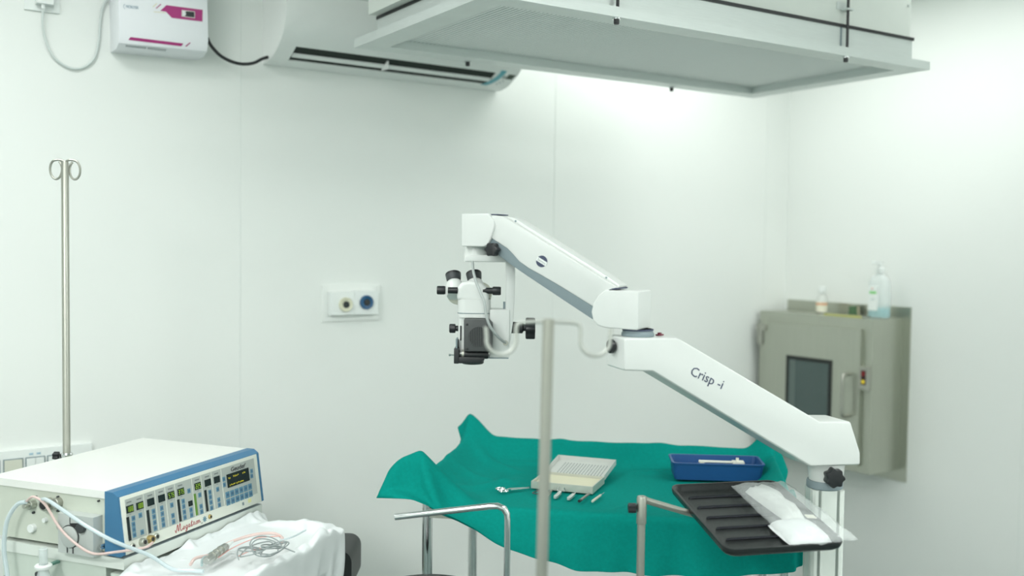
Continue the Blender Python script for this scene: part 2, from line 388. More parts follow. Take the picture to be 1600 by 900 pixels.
def switchboard():
    t = thing('switch_board', 'white electrical switch board behind the machine', 'switch board', (.22, YB, .83))
    mesh_obj('plate', box(0, .404, -.012, 0, 0, .13), WHITE, t, bevel=.003)
    gl = M('socket tint', (.66, .68, .58), .4)
    for k, x in enumerate((.055, .114, .172, .228, .284)):
        f = mesh_obj('module_frame', box(x, x+.05, -.0155, -.012, .04, .108), GREY, t, bevel=.001)
        if k == 3:
            for a in (0, .023): mesh_obj('rocker', box(x+.0025+a, x+.0245+a, -.0185, -.0155, .0425, .1055), WHITE, f, bevel=.002)
        else:
            mesh_obj('module_face', box(x+.0025, x+.0475, -.0185, -.0155, .0425, .1055), gl if k == 2 else WHITE, f, bevel=.001)
    for x in (.238, .257): mesh_obj('blue_mark', box(x, x+.010, -.0135, -.012, .114, .119), M('pale blue mark', (.35, .52, .62), .5), t)
switchboard()

# ------------------------------------------------------------------ steel pass box on the right wall
def pass_box():
    t = thing('pass_box', 'stainless steel pass-through box with small window on wall', 'pass box', (XR, 2.41, .60))
    sm = STEELH; d = -.20; H = .671
    mesh_obj('flange', box(-.006, 0, 0, .631, 0, .719), sm, t, bevel=.001)
    b = box(d, -.006, .036, .62, .048, H); mesh_obj('body', b, sm, t, bevel=.002)
    dx = d-.004
    do = mesh_obj('door', box(dx-.014, d, .079, .582, .075, .630), sm, t, bevel=.003)
    fr_ = nb(); y0, y1, z0, z1 = .213, .45, .225, .492; fx0, fx1 = dx-.0175, dx-.0145
    for a in ((y0, y1, z0, z0+.016), (y0, y1, z1-.016, z1), (y0, y0+.016, z0+.016, z1-.016), (y1-.016, y1, z0+.016, z1-.016)): box(fx0, fx1, *a, fr_)
    wf = mesh_obj('window_gasket', fr_, M('black rubber', (.012, .016, .015), .5), do)
    mesh_obj('window_pane', box(fx0+.0012, fx1, y0+.0162, y1-.0162, z0+.0162, z1-.0162), M('dark glass', (.075, .11, .105), .08), wf)
    mesh_obj('inner_frame', box(fx0+.0004, fx0+.0011, y1-.050, y1-.0165, z0+.0165, z1-.0165), M('seen through glass', (.11, .15, .14), .3), wf)
    hy = .13
    mesh_obj('handle', tube(catmull([(dx-.012, hy, .445), (dx-.04, hy, .445), (dx-.055, hy, .430), (dx-.055, hy, .36), (dx-.055, hy, .29), (dx-.04, hy, .275), (dx-.012, hy, .275)], 6), .0075, 12), TUBEM, do)
    lk = mesh_obj('lock_plate', box(d-.022, d, .038, .0815, .39, .482), TUBEM, t, bevel=.003)
    mesh_obj('lock_window', box(d-.0232, d-.0215, .048, .070, .410, .468), M('lock dark', (.03, .012, .012), .3), lk)
    mesh_obj('red_lamp', box(d-.0242, d-.0230, .051, .067, .446, .464), M('red indicator', (.22, .01, .012), .3), lk)
    mesh_obj('yellow_lamp', lathe([(.008, 0), (.008, -.002), (.004, -.004)], 14, 'x', (d-.0228, .059, .422)), M('amber indicator', (.55, .42, .02), .3, emit=.4), lk)
    hg = nb(); box(d-.026, d-.004, .565, .618, .588, .615, hg); box(d-.024, d, .592, .612, .528, .59, hg)
    h1 = mesh_obj('hinge', hg, TUBEM, t, bevel=.004); 
    mesh_obj('hinge_pin', cyl(.006, .52, .62, 'z', (d-.022, .59, 0), 12), TUBEM, h1)
    mesh_obj('top_sheet', box(d+.002, -.006, .04, .616, H, H+.002), sm, t)
pass_box()
def bottles():
    z = .60+.671+.0026
    t = thing('medicine_bottle', 'small white capped bottle with orange label on pass box', 'bottle', (3.545, 2.788, z))
    body = mesh_obj('body', lathe([(.021, 0), (.0235, .002), (.0235, .062), (.020, .072), (.012, .080), (.012, .088)], 24), M('milky plastic', (.80, .83, .79), .35, trans=.25), t)
    mesh_obj('cap', lathe([(.0145, .086), (.0155, .088), (.0155, .112), (.0145, .115)], 20), WHITE, t)
    mesh_obj('label', lathe([(.0239, .006), (.0239, .048)], 24), M('label cream', (.80, .78, .64), .5), body)
    mesh_obj('label_band', lathe([(.0242, .036), (.0242, .045)], 24), M('label orange', (.72, .35, .17), .5), body)
    mesh_obj('base_ring', lathe([(.0242, 0), (.0242, .004)], 24), M('base dark', (.05, .07, .04), .5), body)
    t = thing('hand_rub_bottle', 'tall clear pump bottle part filled with turquoise liquid', 'bottle', (3.535, 2.495, z), 0)
    clear = M('clear plastic', (.86, .92, .91), .12, alpha=.42)
    outl = rrect(-.026, .026, -.044, .044, .020, 5)
    def shell(z0, prof, mat, name, par):
        bm = nb(); rings = []
        for s, h in prof: rings.append([bm.verts.new((x*s, y*s, h)) for x, y in outl])
        for a, b in zip(rings, rings[1:]):
            for k in range(len(a)): bm.faces.new((a[k], a[(k+1) % len(a)], b[(k+1) % len(a)], b[k]))
        bm.faces.new(rings[0][::-1]); bm.faces.new(rings[-1]); return mesh_obj(name, bm, mat, par, 50)
    b = shell(0, [(.94, 0), (1, .006), (1, .125), (.95, .15), (.75, .168), (.36, .178), (.34, .186)], clear, 'body', t)
    shell(0, [(.90, .003), (.965, .008), (.965, .042)], M('turquoise liquid', (.10, .55, .60), .15), 'liquid', b)
    mesh_obj('label', box(-.0275, -.0268, -.010, .034, .03, .13), M('label white', (.82, .86, .84), .5), b)
    mesh_obj('label_print', box(-.0281, -.0276, -.004, .028, .098, .108), M('label green', (.20, .62, .18), .5), b)
    mesh_obj('label_print', box(-.0281, -.0276, .002, .022, .074, .077), M('label grey', (.45, .55, .55), .5), b)
    mesh_obj('label_print', lathe([(.004, 0), (.003, -.0006)], 12, 'x', (-.0276, .016, .119)), M('label red', (.62, .28, .20), .5), b)
    p = mesh_obj('pump_collar', lathe([(.017, .182), (.018, .185), (.018, .202), (.014, .206), (.007, .208), (.007, .222)], 20), WHITE, t)
    mesh_obj('pump_nozzle', prism(rrect(-.045, .012, .218, .230, .004, 3), -.008, .008, 'xzy'), WHITE, p, bevel=.002)
    t = thing('cable_remnant', 'dark green folded sachet leaning on pass box back rim', 'sachet', (3.60, 2.665, z))
    mesh_obj('sachet', prism([(-.022, 0), (.022, 0), (.020, .036), (-.017, .038)], -.006, 0.004, 'yzx'), M('sachet green', (.07, .15, .07), .5), t, bevel=.002)
    mesh_obj('sachet_edge', prism([(-.030, 0), (-.023, 0), (-.019, .036), (-.026, .037)], -.005, 0.003, 'yzx'), M('sachet tan', (.42, .40, .28), .5), t, bevel=.001)
    t.name = 'sachet_pack'
    t = thing('flat_tray', 'thin flat steel tray lying in front of pump bottle', 'tray', (3.47, 2.60, z))
    mesh_obj('tray_sheet', box(-.03, .03, -.09, .09, 0, .005), TUBEM, t, bevel=.001)
    mesh_obj('tray_rim', box(-.032, -.03, -.092, .092, 0, .009), M('yellow edge', (.50, .50, .18), .5), t)
bottles()

# ------------------------------------------------------------------ drip stands
def hook_loop(c, dx, r, drop):    # dx unit direction in plan
    d = Vector((dx[0], dx[1], 0)); c = Vector(c)
    return c, d
def drip_stand_back():
    t = thing('drip_stand', 'bare steel drip stand with two ring hooks behind machine', 'drip stand', (.4745, 2.604, 0))
    mesh_obj('pole', lathe([(.0088, .02), (.0088, 1.735), (.007, 1.739)], 20), TUBEM, t)
    rt = from_camera_frame(1, 0)
    for s in (-1, 1):
        d = rt*s; c = d*.021+Vector((0, 0, 1.722)); pts = [Vector((0, 0, 1.735))-d*.004]
        pts += [d*.012+Vector((0, 0, 1.742)), ]
        n = 18
        for k in range(n+1):
            a = R(75-315*k/n); pts.append(c+d*(.0135*math.cos(a))+Vector((0, 0, .0225*math.sin(a)-.004))+from_camera_frame(0, 1)*(.004*s+.006*k/n))
        mesh_obj('hook', tube(catmull(pts, 3), .0028, 8), TUBEM, t)
    k = mesh_obj('collar', lathe([(.013, .98), (.0145, .984), (.0145, 1.026), (.012, 1.029)], 20), CHROME, t)
    kn = nb(); xf(prism(lobed(.009, 5, .15), 0, .014, 'xyz', kn), basis((0, 0, 0), from_camera_frame(0, 1), (0, 0, 1)))
    xf(kn, Matrix.Translation(from_camera_frame(-.030, -.005, 1.022)))
    mesh_obj('clamp_knob', kn, BLACK, t, bevel=.002)
    mesh_obj('base', lathe([(.075, 0), (.075, .008), (.06, .016), (.014, .022)], 28), DGREY, t)
drip_stand_back()
def drip_stand_front():
    t = thing('drip_stand', 'blurred steel drip stand with side hooks in the foreground', 'drip stand', (.8196, 1.1314, 0))
    top = Vector((.8338-.8196, 1.1216-1.1314, 1.447))
    mesh_obj('pole', tube([(0, 0, .05), top*.5, top], .0082, 20), TUBEM, t)
    rt = from_camera_frame(1, 0); up = Vector((0, 0, 1))
    for s in (-1, 1):
        d = rt*s
        pts = [top-up*.004-d*.006, top-up*.004+d*.02, top-up*.006+d*.040, top-up*.012+d*.045, top-up*.030+d*.045]
        n = 12
        for k in range(n+1):
            a = R(180+190*k/n); pts.append(top+d*(.066+.021*math.cos(a))+up*(-.030+.021*math.sin(a)))
        pts.append(top+d*.088-up*.012)
        mesh_obj('hook', tube(catmull(pts, 4), .0028, 10), M('hook steel', (.52, .54, .50), .45, metal=.6), t)
    mesh_obj('hub', lathe([(.02, .03), (.03, .04), (.03, .07), (.012, .09)], 20), BLACK, t)
    for k in range(5):
        a = 2*math.pi*k/5; l = mesh_obj('foot', tube([(0, 0, .05), (.2*math.cos(a), .2*math.sin(a), .035)], [.014, .009], 10), TUBEM, t)
        mesh_obj('castor', lathe([(.014, -.008), (.016, -.006), (.016, .006), (.014, .008)], 16, 'x', (.2*math.cos(a), .2*math.sin(a), .016)), BLACK, l)
drip_stand_front()

# ------------------------------------------------------------------ eye surgery machine on its cart
MX, MY, MA = .458, 2.1125, 34.5
def machine():
    t = thing('surgery_machine', 'cream eye surgery console with blue front bezel and keypad', 'medical machine', (MX, MY, .915), MA)
    W, D = .47, .32
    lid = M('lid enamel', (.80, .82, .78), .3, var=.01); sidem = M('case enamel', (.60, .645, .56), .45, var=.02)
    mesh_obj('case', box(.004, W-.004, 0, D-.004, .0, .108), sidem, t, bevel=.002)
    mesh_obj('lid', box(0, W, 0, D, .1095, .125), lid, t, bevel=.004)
    # bezel: side profile swept across the front, face leaning back
    bp = [(0, -.004), (0, .1255), (-.020, .1255), (-.033, .117), (-.049, .0), (-.040, -.005)]
    bz = mesh_obj('bezel', prism(bp, -.003, W+.003, 'yzx'), BLUE, t, 25, bevel=.002)
    # panel coordinates: u along the front, v down the sloping face
    o = Vector((0, -.033, .117)); dv = Vector((0, -.016, -.117)).normalized(); nrm = Vector((0, dv.z, -dv.y)); nrm = Vector((0, -abs(dv.z), abs(dv.y)*1)).normalized()
    B = basis(o, (1, 0, 0), -dv)          # local x = u, y = -v, z = outward
    def plate(name, u0, u1, v0, v1, h0, h1, mat, par, bevel=0, skew=0):
        # columns of the panel lean a touch with the print
        bm = box(u0, u1, -v1, -v0, h0, h1)
        return mesh_obj(name, xf(bm, B), mat, par, 30, bevel)
    face = plate('face_plate', .002, .462, .0015, .1185, -.001, .002, CREAM, t, .001)
    g = plate('keypad', .013, .448, .009, .0945, .002, .0028, PANELG, t)
    for u in (.0655, .0995, .1305, .1615, .2175, .249, .2855, .3205): plate('divider', u-.0008, u+.0008, .0095, .094, .0028, .0031, CREAM, g)
    lcdm = M('segment green', (.25, .42, .03), .4, emit=.25); yel = M('screen yellow', (.62, .55, .02), .4, emit=.35)
    seg = {'8': 'abcdefg', '0': 'abcdef', '1': 'bc', '2': 'abged', '3': 'abgcd', '5': 'afgcd', '7': 'abc', '9': 'abcfgd', '4': 'fgbc', '6': 'afgedc'}
    def digits(s, u0, u1, v0, v1, par):
        bm = nb(); n = len(s); cw = (u1-u0)/n
        for k, ch in enumerate(s):
            a = u0+k*cw+cw*.2; b = u0+(k+1)*cw-cw*.15; vm = (v0+v1)/2; th = .0011
            S = {'a': (a, b, v0, v0+th), 'g': (a, b, vm-th/2, vm+th/2), 'd': (a, b, v1-th, v1), 'f': (a, a+th, v0, vm), 'b': (b-th, b, v0, vm), 'e': (a, a+th, vm, v1), 'c': (b-th, b, vm, v1)}
            for q in seg[ch]: x0, x1, y0, y1 = S[q]; box(x0, x1, -y1, -y0, .0041, .0044, bm)
        mesh_obj('digits', xf(bm, B), lcdm, par, 0)['kind'] = 'stuff'
    ds = [(.0135, .0335, '100'), (.0422, .0622, '100'), (.0745, .0945, ''), (.1077, .1275, ''), (.1368, .1576, '575'), (.1685, .1892, '375'), (.225, .2454, '225'), (.2598, .2806, ''), (.2925, .3128, '')]
    for u0, u1, s in ds:
        d_ = plate('number_display', u0, u1, .0225, .0375, .0028, .004, SCREEN, g)
        if s: digits(s, u0+.001, u1-.001, .025, .0352, d_)
        plate('heading_print', u0+.003, u1-.003, .0148, .0175, .0028, .003, M('faint print', (.18, .20, .20), .6), g)
        plate('unit_print', u0+.007, u1-.007, .0402, .0412, .0028, .003, M('faint print', (.18, .20, .20), .6), g)
    plate('number_display', .1987, .2118, .0562, .0675, .0028, .004, SCREEN, g)
    gb = M('bar green', (.10, .22, .03), .5, emit=.12)
    for u, m in ((.0150, SCREEN), (.073, SCREEN), (.168, SCREEN), (.2226, gb), (.2588, SCREEN)): plate('level_bar', u-.0036, u+.0036, .0445, .0925, .0028, .0036, m, g)
    keys = [(.0305, .0508), (.0288, .0629), (.0285, .0735), (.0285, .0846), (.0508, .0497), (.0508, .0846)]
    for u, vs_ in ((.0895, (.051, .0625, .0747, .0867)), (.1148, (.0504, .0626, .0748, .086)), (.1462, (.0515, .0742, .0874)), (.183, (.0519, .0634, .0756, .0872)), (.205, (.034, .0761, .0875)), (.2389, (.0511, .0767, .0886)), (.2738, (.0527, .064, .076, .0888)), (.3018, (.0523, .0764, .0886))):
        keys += [(u, v) for v in vs_]
    keys += [(.3274, .0345), (.3272, .0475), (.434, .0377), (.4325, .0494)]
    fp = M('key print', (.05, .13, .22), .5)
    def key(u, v, w, h):
        k = plate('key', u-w/2, u+w/2, v-h/2, v+h/2, .0028, .0036, BUTTON, g, .0003)
        plate('key_print', u-w*.28, u+w*.28, v-h*.22, v+h*.22, .0036, .0038, fp, k)
    for u, v in keys: key(u, v, .0098, .0102)
    for r_, v in enumerate((.0728, .0898)):
        for k in range(6): key(.3345+k*.0173, v, .0142, .0145)
    lc = plate('lcd_screen', .3385, .422, .0265, .0575, .0028, .0042, SCREEN, g)
    tx = nb(); rr = random.Random(2)
    def words(u, v, s):
        for ch in s:
            if ch != ' ':
                for q in range(5):
                    x = u+rr.random()*.0022; y = v+rr.random()*.0032; box(x, x+.0012, -y-.001, -y, .0042, .0045, tx)
            u += .0042
    words(.3425, .034, '00'); words(.361, .0325, '00000'); words(.396, .0325, '000'); words(.3455, .0505, '00000'); words(.370, .0505, '0000000')
    mesh_obj('screen_text', xf(tx, B), yel, lc, 0)['kind'] = 'stuff'
    text('maker_name', 'Geuder', .0145, B @ Matrix.Translation((.3835, -.0190, .003)), M('print black', (.03, .03, .035), .5), g, .0003, shear=.12, bold=.0002, width=.056)
    mesh_obj('registered_mark', xf(cyl(.0014, .0028, .0033, 'z', (.4125, -.0150, 0), 10), B), M('print black', (.03, .03, .035), .5), g)
    # handwritten style model name, drawn stroke by stroke
    G_ = {'M': [[(-.1, .35), (.05, .0), (.22, 1), (.36, .05), (.55, 1.05), (.66, .1), (.8, 0), (.95, .2)]], 'e': [[(0, .4), (.5, .5), (.6, .8), (.3, 1), (.05, .5), (.3, 0), (.8, .3)]],
          'g': [[(.6, .9), (.3, 1), (.05, .5), (.3, .05), (.6, .4), (.65, 1), (.6, -.5), (.3, -.9), (.1, -.6), (.8, .3)]], 'a': [[(.6, .9), (.3, 1), (.05, .5), (.3, .05), (.6, .5), (.62, 1), (.64, .1), (.9, .3)]],
          't': [[(.15, .2), (.4, 1.9), (.3, .2), (.5, 0), (.85, .4)], [(.05, 1.25), (.75, 1.4)]], 'r': [[(0, .1), (.2, 1), (.25, 1.15), (.5, .9), (.55, .1), (.85, .3)]],
          'o': [[(.4, 1), (.08, .5), (.4, 0), (.72, .5), (.4, 1), (.9, .9)]], 'n': [[(0, 1), (.05, 0), (.12, .7), (.4, 1), (.55, .7), (.57, .1), (.95, .3)]]}
    bm = nb(); x = 0
    for ch in 'Megatron':
        sw, sh_ = (.024, .0155) if ch == 'M' else (.0088, .0066)
        for st in G_[ch]:
            tube(catmull([(x+p[0]*sw+p[1]*sh_*.22, p[1]*sh_, .0022) for p in st], 5), .00062 if ch != 'M' else .0008, 5, False, bm)
        x += sw*.98 if ch == 'M' else sw*.96
    mo = mesh_obj('model_name', xf(bm, B @ Matrix.Translation((.1500, -.1125, 0)) @ Matrix.Rotation(R(1.0), 4, 'Z')), RED, face); mo['kind'] = 'stuff'
    mesh_obj('logo_dot', xf(prism(lobed(.0055, 8, .35, 6), .002, .0025, 'xyz'), B @ Matrix.Translation((.2474, -.1075, 0))), M('logo blue', (.14, .26, .32), .5), face)
    text('series_print', 'S3', .0055, B @ Matrix.Translation((.2365, -.1135, .0023)), M('faint print', (.18, .20, .20), .6), face, .0002)
    br = M('brass', (.50, .38, .16), .35, metal=.8)
    def sock(u, v, r, m, name='socket_port', hole=True, h=.006):
        k = mesh_obj(name, xf(lathe([(r, .002), (r, h*.7), (r*.85, h)], 18, 'z', (u, -v, 0)), B), m, t)
        if hole: mesh_obj('socket_hole', xf(cyl(r*.5, h, h+.0006, 'z', (u, -v, 0), 14), B), BLACK, k)
    sock(.2649, .1065, .0052, br); sock(.02, .1055, .0065, STEEL); sock(.0468, .1045, .0085, STEEL, h=.012); sock(.0698, .1045, .0085, br, h=.012); sock(.0907, .1045, .007, STEEL)
    plate('rubber_foot', .386, .391, .103, .110, .002, .0035, GREY, face); plate('yellow_sticker', .409, .421, .1005, .1095, .002, .0023, M('pale yellow', (.72, .72, .36), .6), face)
    # left side: connectors, pump head
    def on_side(bm): return bm
    def sc(name, y, z, r, h, m, par=t, r2=None):
        return mesh_obj(name, lathe([(r, .004), (r, -h+.001), (r2 or r*.9, -h)], 18, 'x', (0, y, z)), m, par)
    c1 = sc('luer_port', .197, .078, .010, .010, STEEL); sc('luer_tip', .197, .078, .005, .022, STEEL, c1)
    c2 = sc('round_connector', .151, .084, .0125, .016, TUBEM); sc('connector_hole', .151, .084, .0095, .0166, BLACK, c2)
    sc('round_connector', .127, .089, .011, .010, TUBEM)
    for y, z in ((.188, .094), (.195, .060), (.128, .1), (.128, .071)): sc('screw', y, z, .0025, .001, DGREY)
    sc('white_button', .162, .048, .005, .004, WHITE); sc('white_button', .197, .027, .009, .006, WHITE); sc('steel_knob', .115, .041, .007, .010, STEEL)
    sc('corner_screw', .02, .103, .002, .001, BLACK)
    pb_ = mesh_obj('pump_block', box(-.022, .004, .012, .104, -.006, .075), M('pump grey', (.50, .54, .52), .4, var=.03), t, bevel=.003)
    mesh_obj('pump_roller_gap', lathe([(.024, -.0225), (.024, -.0229)], 28, 'x', (0, .072, .030)), BLACK, pb_)
    rl = mesh_obj('pump_roller', lathe([(.0222, -.0222), (.0222, -.0250), (.020, -.0262)], 28, 'x', (0, .0725, .0295)), M('pump grey', (.50, .54, .52), .4), pb_)
    mesh_obj('pump_lever', prism([(.072, .055), (.048, .047), (.044, .052), (.050, .060), (.072, .0575)], -.0222, -.0232, 'yzx'), BLACK, pb_)
    sc('pump_knob', .040, .052, .0105, .030, DGREY, pb_)
    mesh_obj('pump_slot', box(-.0232, -.0222, .071, .0725, .056, .071), DGREY, pb_)
    for y in (.063, .078): mesh_obj('pump_foot', box(-.0235, -.022, y, y+.002, -.004, .008), BLACK, pb_)
    for z in (.010, .016): sc('pump_screw', .004, z, .003, .012, CHROME, pb_)
    for x in (.04, W-.05):
        for y in (.04, D-.04): mesh_obj('foot', cyl(.012, -.008, .001, 'z', (x, y, 0), 14), BLACK, t)
machine()
def cart():
    t = thing('machine_cart', 'pale green white cabinet cart carrying the eye surgery console', 'cart', (MX, MY, 0), MA)
    cm = M('cart enamel', (.60, .67, .60), .4, var=.02)
    mesh_obj('cabinet', box(.004, .465, .004, .285, .09, .883), cm, t, bevel=.004)
    mesh_obj('top_board', box(0, .47, -.046, .29, .884, .9065), M('ledge enamel', (.72, .77, .72), .4), t, bevel=.002)
    dr = mesh_obj('drawer', box(.012, .457, -.006, .004, .60, .86), cm, t, bevel=.002)
    mesh_obj('handle', tube(catmull([(.19, -.006, .74), (.19, -.03, .74), (.28, -.03, .74), (.28, -.006, .74)], 4), .005, 8), CHROME, dr)
    mesh_obj('side_seam', box(.0030, .0041, .008, .281, .826, .829), GREY, t)
    mesh_obj('side_screw', lathe([(.006, .004), (.006, .0015), (.004, 0)], 14, 'x', (0, .187, .874-.03)), DGREY, t)
    sh = mesh_obj('shelf', box(.0, .43, -.285, -.012, .858, .874), cm, t, bevel=.003)
    for x in (.05, .38): mesh_obj('shelf_arm', prism([(-.25, .858), (-.012, .858), (-.006, .76), (-.012, .76)], x, x+.012, 'yzx'), GREY, sh)
    for x in (.04, .43):
        for y in (.03, .26):
            c = mesh_obj('castor', lathe([(.036, -.012), (.04, -.009), (.04, .009), (.036, .012)], 20, 'x', (x, y, .04)), BLACK, t)
            mesh_obj('castor_fork', box(x-.018, x+.018, y-.012, y+.012, .075, .092), GREY, c)
cart()

# ------------------------------------------------------------------ cloth
def drape_cloth(P, pins, boxes, steps=70, iters=10, slack=1.0, stiff=.3, thick=.003, fr=.4, dt=.012):
    """position-based cloth: a sheet with pinned vertices settles over boxes under gravity"""
    nx, ny = P.shape[:2]; P = P.copy(); P0 = P.copy(); V = np.zeros_like(P); pairs = []; S = slice
    def add(A, B, k, fold):
        d = P0[B]-P0[A]; pairs.append((A, B, np.sqrt((d*d).sum(-1, keepdims=True))*slack, k, fold))
    for o in (0, 1):
        n = (nx-o)//2*2; add((S(o, o+n, 2), S(None)), (S(o+1, o+n, 2), S(None)), 1., 0)
        add((S(o, o+n, 2), S(0, -1)), (S(o+1, o+n, 2), S(1, None)), .3, 0); add((S(o, o+n, 2), S(1, None)), (S(o+1, o+n, 2), S(0, -1)), .3, 0)
        n = (ny-o)//2*2; add((S(None), S(o, o+n, 2)), (S(None), S(o+1, o+n, 2)), 1., 0)
    for o in (0, 1, 2, 3):
        n = len(range(o+2, nx, 4)); add((S(o, o+4*n-3, 4), S(None)), (S(o+2, None, 4), S(None)), stiff, 1)
        n = len(range(o+2, ny, 4)); add((S(None), S(o, o+4*n-3, 4)), (S(None), S(o+2, None, 4)), stiff, 1)
    for s in range(steps):
        V[..., 2] -= 9.8*dt; V *= .96; Q = P+V*dt
        for it in range(iters):
            for A, B, L, k, fold in pairs:
                a = Q[A]; b = Q[B]; d = b-a; l = np.sqrt(np.einsum('ijk,ijk->ij', d, d))[..., None]+1e-9
                c = 1-L/l
                if fold: c = np.minimum(c, 0)
                c = c*(.5*k)*d; Q[A] = a+c; Q[B] = b-c
            for c, hf in boxes:
                c = np.array(c); hf = np.array(hf)+thick; d = Q-c; q = hf-np.abs(d); ins = (q > 0).all(-1)
                if ins.any():
                    q[..., 2] = np.where(d[..., 2] > 0, q[..., 2]*.3, 9); i = np.argmin(q, -1)
                    for k in range(3):
                        m = ins & (i == k); w_ = ins & (i != k)
                        Q[..., k] = np.where(m, c[k]+np.where(d[..., k] >= 0, 1, -1)*hf[k], np.where(w_, Q[..., k]+(P[..., k]-Q[..., k])*fr, Q[..., k]))
            Q[pins] = P0[pins]
        V = (Q-P)/dt; sp = np.sqrt((V*V).sum(-1, keepdims=True)); V *= np.minimum(1, 1.2/(sp+1e-9)); P = Q
    return P
def smooth_noise(shape, n, rng):
    a = rng.randn(*shape)
    for _ in range(n): a = (a+np.roll(a, 1, 0)+np.roll(a, -1, 0)+np.roll(a, 1, 1)+np.roll(a, -1, 1))/5
    return a/np.abs(a).max()
def sheet(name, P, mat, loc, rz, thick=.0015):
    nx, ny = P.shape[:2]
    fc = [(i*ny+j, (i+1)*ny+j, (i+1)*ny+j+1, i*ny+j+1) for i in range(nx-1) for j in range(ny-1)]
    o = raw(name, P.reshape(-1, 3), fc, mat, None, 180); o.location = loc; o.rotation_euler = (0, 0, R(rz))
    m = o.modifiers.new('thickness', 'SOLIDIFY'); m.thickness = thick; m.offset = 1
    m = o.modifiers.new('smooth', 'SUBSURF'); m.levels = 1; m.render_levels = 2
    return o

# ------------------------------------------------------------------ instrument table under the green drape
TX, TY, TA, TL, TD, TT = 1.14985, 2.0491, -44.0, .86, .57, .93
def table():
    t = thing('instrument_table', 'steel legged instrument table hidden under the green drape', 'table', (TX, TY, 0), TA)
    mesh_obj('table_top', box(.006, TL-.006, .006, TD-.006, TT-.03, TT-.007), STEEL, t, bevel=.003)
    posts = ((0, 0, .080), (0, TD, .078), (TL, TD, .078), (TL, 0, .042))
    for (x, y, h) in posts:
        x = min(max(x, .016), TL-.016); y = min(max(y, .016), TD-.016)
        l = mesh_obj('leg', lathe([(.0125, .03), (.0125, TT+h-.012), (.006, TT+h-.005)], 16, 'z', (x, y, 0)), CHROME, t)
        mesh_obj('foot', lathe([(.016, 0), (.017, .004), (.017, .03), (.013, .034)], 14, 'z', (x, y, 0)), BLACK, l)
    for a, b in (((.017, .017), (.017, TD-.017)), ((.017, TD-.017), (TL-.017, TD-.017)), ((TL-.017, TD-.017), (TL-.017, .017))):
        mesh_obj('rail', tube([(a[0], a[1], TT+.028), (b[0], b[1], TT+.028)], .006, 10), CHROME, t)
    mesh_obj('lower_shelf', box(.01, TL-.01, .01, TD-.01, .25, .262), STEEL, t)
table()
